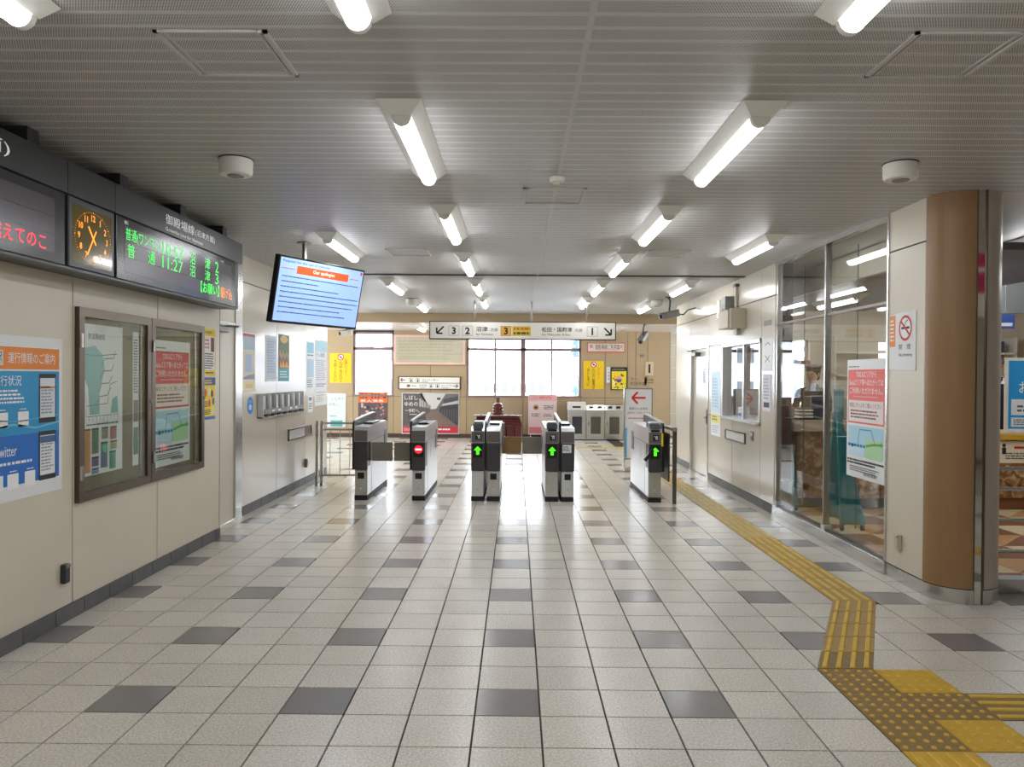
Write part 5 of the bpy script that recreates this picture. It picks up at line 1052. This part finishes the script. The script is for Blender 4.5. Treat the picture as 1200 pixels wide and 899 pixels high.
def aboard(x0, x1, y0, y1, h, label):
    r = thing('teal_board', label, 'signboard', ((x0 + x1) / 2, (y0 + y1) / 2, 0), 'teal boards inside the shop'); ym = y0 + .1
    # two leaning boards, narrow at the top; seen edge on from the concourse
    B().hexa([(x0, y0, .07), (x1, y0, .07), (x1, y0 + .03, .07), (x0, y0 + .03, .07), (x0, y0 + .12, h), (x0 + (x1 - x0) * .12, y0 + .12, h), (x0 + (x1 - x0) * .12, y0 + .15, h), (x0, y0 + .15, h)], .004).build('board_leaf', 'teal', r)
    B().hexa([(x0, y1 - .03, .07), (x1, y1 - .03, .07), (x1, y1, .07), (x0, y1, .07), (x0, y0 + .16, h), (x0 + (x1 - x0) * .12, y0 + .16, h), (x0 + (x1 - x0) * .12, y0 + .19, h), (x0, y0 + .19, h)], .004).build('board_leaf', 'teal', r)
    for x in (x0 + .02, x1 - .03):
        for y_ in (y0 + .015, y1 - .015): B().cyl((x - .012, y_, .036), (x + .012, y_, .036), .03, seg=14).build('caster', 'black_matte', r); bx('caster_fork', 'plastic_dark', x - .016, x + .016, y_ - .012, y_ + .012, .036, .075, r)
aboard(3.30, 3.56, 7.80, 8.25, 1.26, 'teal tapered board on casters behind the glass with the fare notice')
aboard(3.17, 3.31, 8.98, 9.14 + .3, 1.45, 'teal tapered board on casters at the far end of the glass wall')
o = thing('teal_signboard', 'narrow upright teal board standing on the marble counter', 'signboard', (4.0, 9.6, 1.05)); bx('sign_leaf', 'teal', 3.93, 4.05, 9.5, 9.53, 1.065, 1.42, o, bev=.003); bx('sign_foot', 'plastic_grey', 3.93, 4.05, 9.44, 9.58, 1.05, 1.065, o)
mo = thing('ticket_printer', 'black and white ticket printer on the marble counter', 'printer', (3.6, 9.55, 1.05)); bx('printer_case', 'black', 3.45, 3.78, 9.4, 9.68, 1.05, 1.19, mo, bev=.01)
for z_ in (1.075, 1.115, 1.155): bx('paper_tray', 'plastic_white', 3.44, 3.62, 9.37, 9.5, z_, z_ + .02, mo)
o = thing('monitor', 'black computer monitor behind the printer on the marble counter', 'monitor', (3.75, 9.78, 1.05)); bx('monitor_case', 'black', 3.62, 3.92, 9.76, 9.79, 1.16, 1.33, o, bev=.005); bx('monitor_stand', 'black', 3.75, 3.79, 9.77, 9.79, 1.06, 1.17, o); bx('monitor_foot', 'black', 3.68, 3.86, 9.72, 9.84, 1.05, 1.06, o)
o, p = board('green_sign', 'green and white poster hanging high in the shop', 'poster', (6.0, 9.0, 2.82), UB, .5, .4, .01, 'paper'); p.rect(.05, .04, .4, .3, ink(20, 150, 110)); p.rect(.1, .1, .25, .1, wi, 1); p.done()
B().cyl((6.25, 9.0, 2.82), (6.25, 9.0, CE), .006).build('hanger', 'steel', o)
o = bx('hanging_fascia', ink(140, 146, 148), 5.0, 7.4, 9.35, 9.40, 2.36, 2.80); tag(o, 'long grey fascia hanging above the shop counter', 'fascia')
for x in (5.3, 7.0): B().cyl((x, 9.37, 2.8), (x, 9.37, CE), .01).build('hanger', 'steel', o)
sh = thing('wall_shelf', 'white wall shelf at the back of the shop', 'shelf', (7, 13.7, 1.4)); 
for z_ in (1.2, 1.6, 2.0): bx('shelf_board', 'plastic_white', 5.6, 8.8, 13.55, 13.89, z_, z_ + .03, sh)
for x in (5.6, 7.2, 8.77): bx('shelf_side', 'plastic_white', x, x + .03, 13.55, 13.89, .95, 2.3, sh)
for i in range(9):
    z_ = (1.23, 1.63, 2.03)[i % 3]; c = [(60, 110, 190), (230, 120, 60), (220, 220, 210), (90, 160, 120), (200, 60, 70), (240, 210, 90), (120, 140, 190), (236, 230, 220), (70, 80, 100)][i]
    o = bx('shelf_box', ink(*c), 7.3 + .15 * i, 7.42 + .15 * i, 13.62, 13.85, z_, z_ + .16 + .02 * (i % 3), bev=.003); tag(o, '%s box on the white shop shelf' % ['blue', 'orange', 'pale grey', 'green', 'red', 'yellow', 'lavender', 'cream', 'slate'][i], 'box', 'boxes on the shop shelf')
o, p = board('blue_hanging_sign', 'small blue sign hanging above the shop counter', 'sign', (5.78, 9.3, 2.34), UB, .22, .17, .01, ink(50, 90, 170)); p.rect(.03, .10, .16, .04, wi); p.done()
B().cyl((5.89, 9.3, 2.34), (5.89, 9.3, CE), .004).build('hanger', 'steel', o)
mg = thing('magenta_shop_sign', 'magenta and white shop sign hanging in the side concourse', 'sign', (4.3, 3.35, 2.2)); bx('sign_box', ink(198, 40, 96), 4.0, 4.9, 3.3, 3.4, 2.36, 2.74, mg); bx('sign_stripe', 'plastic_white', 3.99, 4.91, 3.29, 3.41, 2.56, 2.60, mg); bx('sign_foot', 'plastic_white', 4.0, 4.9, 3.3, 3.4, 2.15, 2.36, mg)
for x in (4.1, 4.8): B().cyl((x, 3.35, 2.74), (x, 3.35, CE), .01).build('hanger', 'steel', mg)

# ---- people behind the counters
def person(label, loc, h, face, cap, arm_dir):
    r = thing('person', label, 'person', loc); k = h / 1.72
    J = {'hip': (0, 0, .93), 'waist': (0, 0, 1.05), 'chest': (0, .01, 1.26), 'nb': (0, .0, 1.43), 'neck': (0, .0, 1.49), 'jaw': (0, -.02, 1.535), 'head': (0, -.005, 1.60), 'crown': (0, 0, 1.655)}
    R_ = {'hip': (.155, .12), 'waist': (.14, .105), 'chest': (.165, .115), 'nb': (.075, .07), 'neck': (.052, .055), 'jaw': (.06, .07), 'head': (.076, .092), 'crown': (.06, .075)}
    E_ = [('hip', 'waist'), ('waist', 'chest'), ('chest', 'nb'), ('nb', 'neck'), ('neck', 'jaw'), ('jaw', 'head'), ('head', 'crown')]
    for s, q in ((-1, 'l'), (1, 'r')):
        for nme, co, ra in (('sh', (.19 * s, 0, 1.39), .062), ('el', (.25 * s, -.03, 1.12), .048), ('wr', (.21 * s, -.24 * arm_dir, 1.05), .033), ('ha', (.20 * s, -.32 * arm_dir, 1.04), .036), ('kn', (.10 * s, -.01, .50), .075), ('an', (.10 * s, .01, .09), .05), ('to', (.11 * s, -.15, .04), .042), ('th', (.09 * s, 0, .84), .10)):
            J[nme + q] = co; R_[nme + q] = (ra, ra)
        E_ += [('chest', 'sh' + q), ('sh' + q, 'el' + q), ('el' + q, 'wr' + q), ('wr' + q, 'ha' + q), ('hip', 'th' + q), ('th' + q, 'kn' + q), ('kn' + q, 'an' + q), ('an' + q, 'to' + q)]
        for i, (dx, ln) in enumerate(((-.027, .055), (-.010, .07), (.008, .075), (.025, .062))):
            a, b_ = 'f%d%s' % (i, q), 'g%d%s' % (i, q); hx, hy, hz = J['ha' + q]
            J[a] = (hx + dx, hy - .035 * arm_dir - .01, hz); J[b_] = (hx + dx * 1.1, hy - (.045 + ln) * arm_dir, hz - .025); R_[a] = (.0095, .0095); R_[b_] = (.008, .008); E_ += [('ha' + q, a), (a, b_)]
        J['tb' + q] = (J['ha' + q][0] - .055 * s, J['ha' + q][1] - .03 * arm_dir, J['ha' + q][2] + .005); R_['tb' + q] = (.011, .011); E_.append(('ha' + q, 'tb' + q))
    names = list(J); me = bpy.data.meshes.new('figure'); me.from_pydata([Vector(J[n_]) * k for n_ in names], [(names.index(a), names.index(b_)) for a, b_ in E_], [])
    ob = bpy.data.objects.new('figure_tmp', me); COL.objects.link(ob); md = ob.modifiers.new('s', 'SKIN'); sd = ob.modifiers.new('u', 'SUBSURF'); sd.levels = sd.render_levels = 2
    for i, n_ in enumerate(names): me.skin_vertices[0].data[i].radius = (R_[n_][0] * k, R_[n_][1] * k)
    me.skin_vertices[0].data[names.index('hip')].use_root = True
    dg = bpy.context.evaluated_depsgraph_get(); m2 = bpy.data.meshes.new_from_object(ob.evaluated_get(dg)); bpy.data.objects.remove(ob)
    for q in ('suit', 'skin', 'shirt'): m2.materials.append(MATS[q])
    for pg in m2.polygons:
        c = pg.center / k; pg.use_smooth = True; pg.material_index = 0
        if c.z > 1.475: pg.material_index = 1
        elif c.z > 1.37 and abs(c.x) < .06 and c.y < -.02: pg.material_index = 2
        elif -c.y * arm_dir > .25 and c.z > .9: pg.material_index = 1
    bd = bpy.data.objects.new('body', m2); COL.objects.link(bd); bd.parent = r; ORIG[bd.name] = Vector(loc)
    r.rotation_euler.z = face
    def part(nm, b, mt): 
        bmesh.ops.recalc_face_normals(b.bm, faces=b.bm.faces[:]); mm = bpy.data.meshes.new(nm); b.bm.to_mesh(mm); b.bm.free(); mm.materials.append(MATS[mt]); mm.polygons.foreach_set('use_smooth', [True] * len(mm.polygons)); oo = bpy.data.objects.new(nm, mm); COL.objects.link(oo); oo.parent = r; ORIG[oo.name] = Vector(loc)
    part('hair', B().sphere((0, .022 * k, 1.635 * k), .088 * k, (.95, 1.0, 1.0)).sphere((0, .05 * k, 1.58 * k), .07 * k, (1.0, .8, 1.0)), 'hair')
    part('nose', B().sphere((0, -.095 * k, 1.588 * k), .013 * k, (.9, 1.2, 1.4), 10, 8), 'skin')
    part('eyes', B().sphere((-.03 * k, -.083 * k, 1.607 * k), .009 * k, (1.3, .6, .8), 8, 6).sphere((.03 * k, -.083 * k, 1.607 * k), .009 * k, (1.3, .6, .8), 8, 6), 'black')
    part('ears', B().sphere((-.08 * k, .0, 1.595 * k), .022 * k, (.4, .8, 1.3), 10, 8).sphere((.08 * k, .0, 1.595 * k), .022 * k, (.4, .8, 1.3), 10, 8), 'skin')
    part('mouth', B().sphere((0, -.083 * k, 1.552 * k), .018 * k, (1.2, .4, .3), 10, 6), 'wood_brown')
    if cap:
        part('cap', B().lathe((0, .005 * k, 1.645 * k), [(.092 * k, 0), (.094 * k, .035 * k), (.112 * k, .07 * k), (.1 * k, .085 * k), (.03 * k, .09 * k)], 24), 'cap_navy')
        part('cap_visor', B().prism([(.085 * k * math.cos(t), -.03 * k + .13 * k * math.sin(t) * (1 if math.sin(t) < 0 else 0), 1.648 * k) for t in [math.pi + math.pi * i / 12 for i in range(13)]], (0, 0, .006)), 'black')
    return r
person('person in a dark suit and peaked cap behind the marble counter', (4.03, 10.45, .006), 1.72, math.radians(-50), True, 1)
person('dark suited person with short hair behind the blue poster board', (6.62, 10.35, .006), 1.86, math.radians(-40), False, 1)

# ---- outside the windows
og = structure(bx('ground_outside', 'asphalt', -60, 60, 20.7, 140, -6.2, -6.0), 'street level outside the windows')
def building(x0, x1, y0, y1, z1, label, rows, cols, blue=False):
    r = thing('building', label, 'building', ((x0 + x1) / 2, (y0 + y1) / 2, -6.0)); bx('facade', 'facade', x0, x1, y0, y1, -6.0, z1, r)
    bx('parapet', 'facade', x0 - .2, x1 + .2, y0 - .2, y1 + .2, z1, z1 + .5, r)
    for i in range(cols):
        for j in range(rows):
            wx = (x1 - x0) / cols; wz = (z1 + 6) / rows; a, c = x0 + wx * (i + .2), -6 + wz * (j + .35)
            f = bx('building_window', 'facade_window', a, a + wx * .6, y0 - .06, y0 + .02, c, c + wz * .45, r)
    if blue:
        for z_ in (3.6, -.2): bx('blue_sign', 'facade_blue', x0 + .5, x1 - .5, y0 - .3, y0 - .1, z_ - .5, z_ + 1.0, r)
    return r
building(-17.5, -8.5, 60, 72, 4.4, 'pale apartment block seen through the left back window', 4, 4)
building(-4, 3.5, 90, 100, 1.2, 'low pale building far behind the middle window', 3, 7)
building(3.9, 8.5, 58, 66, 4.8, 'white building with blue signs behind the right pane', 4, 4, True)
building(8.8, 26, 70, 82, 4.0, 'wide pale building behind the shop window', 4, 8)

bpy.data.objects.remove(TO); bpy.data.curves.remove(TC)
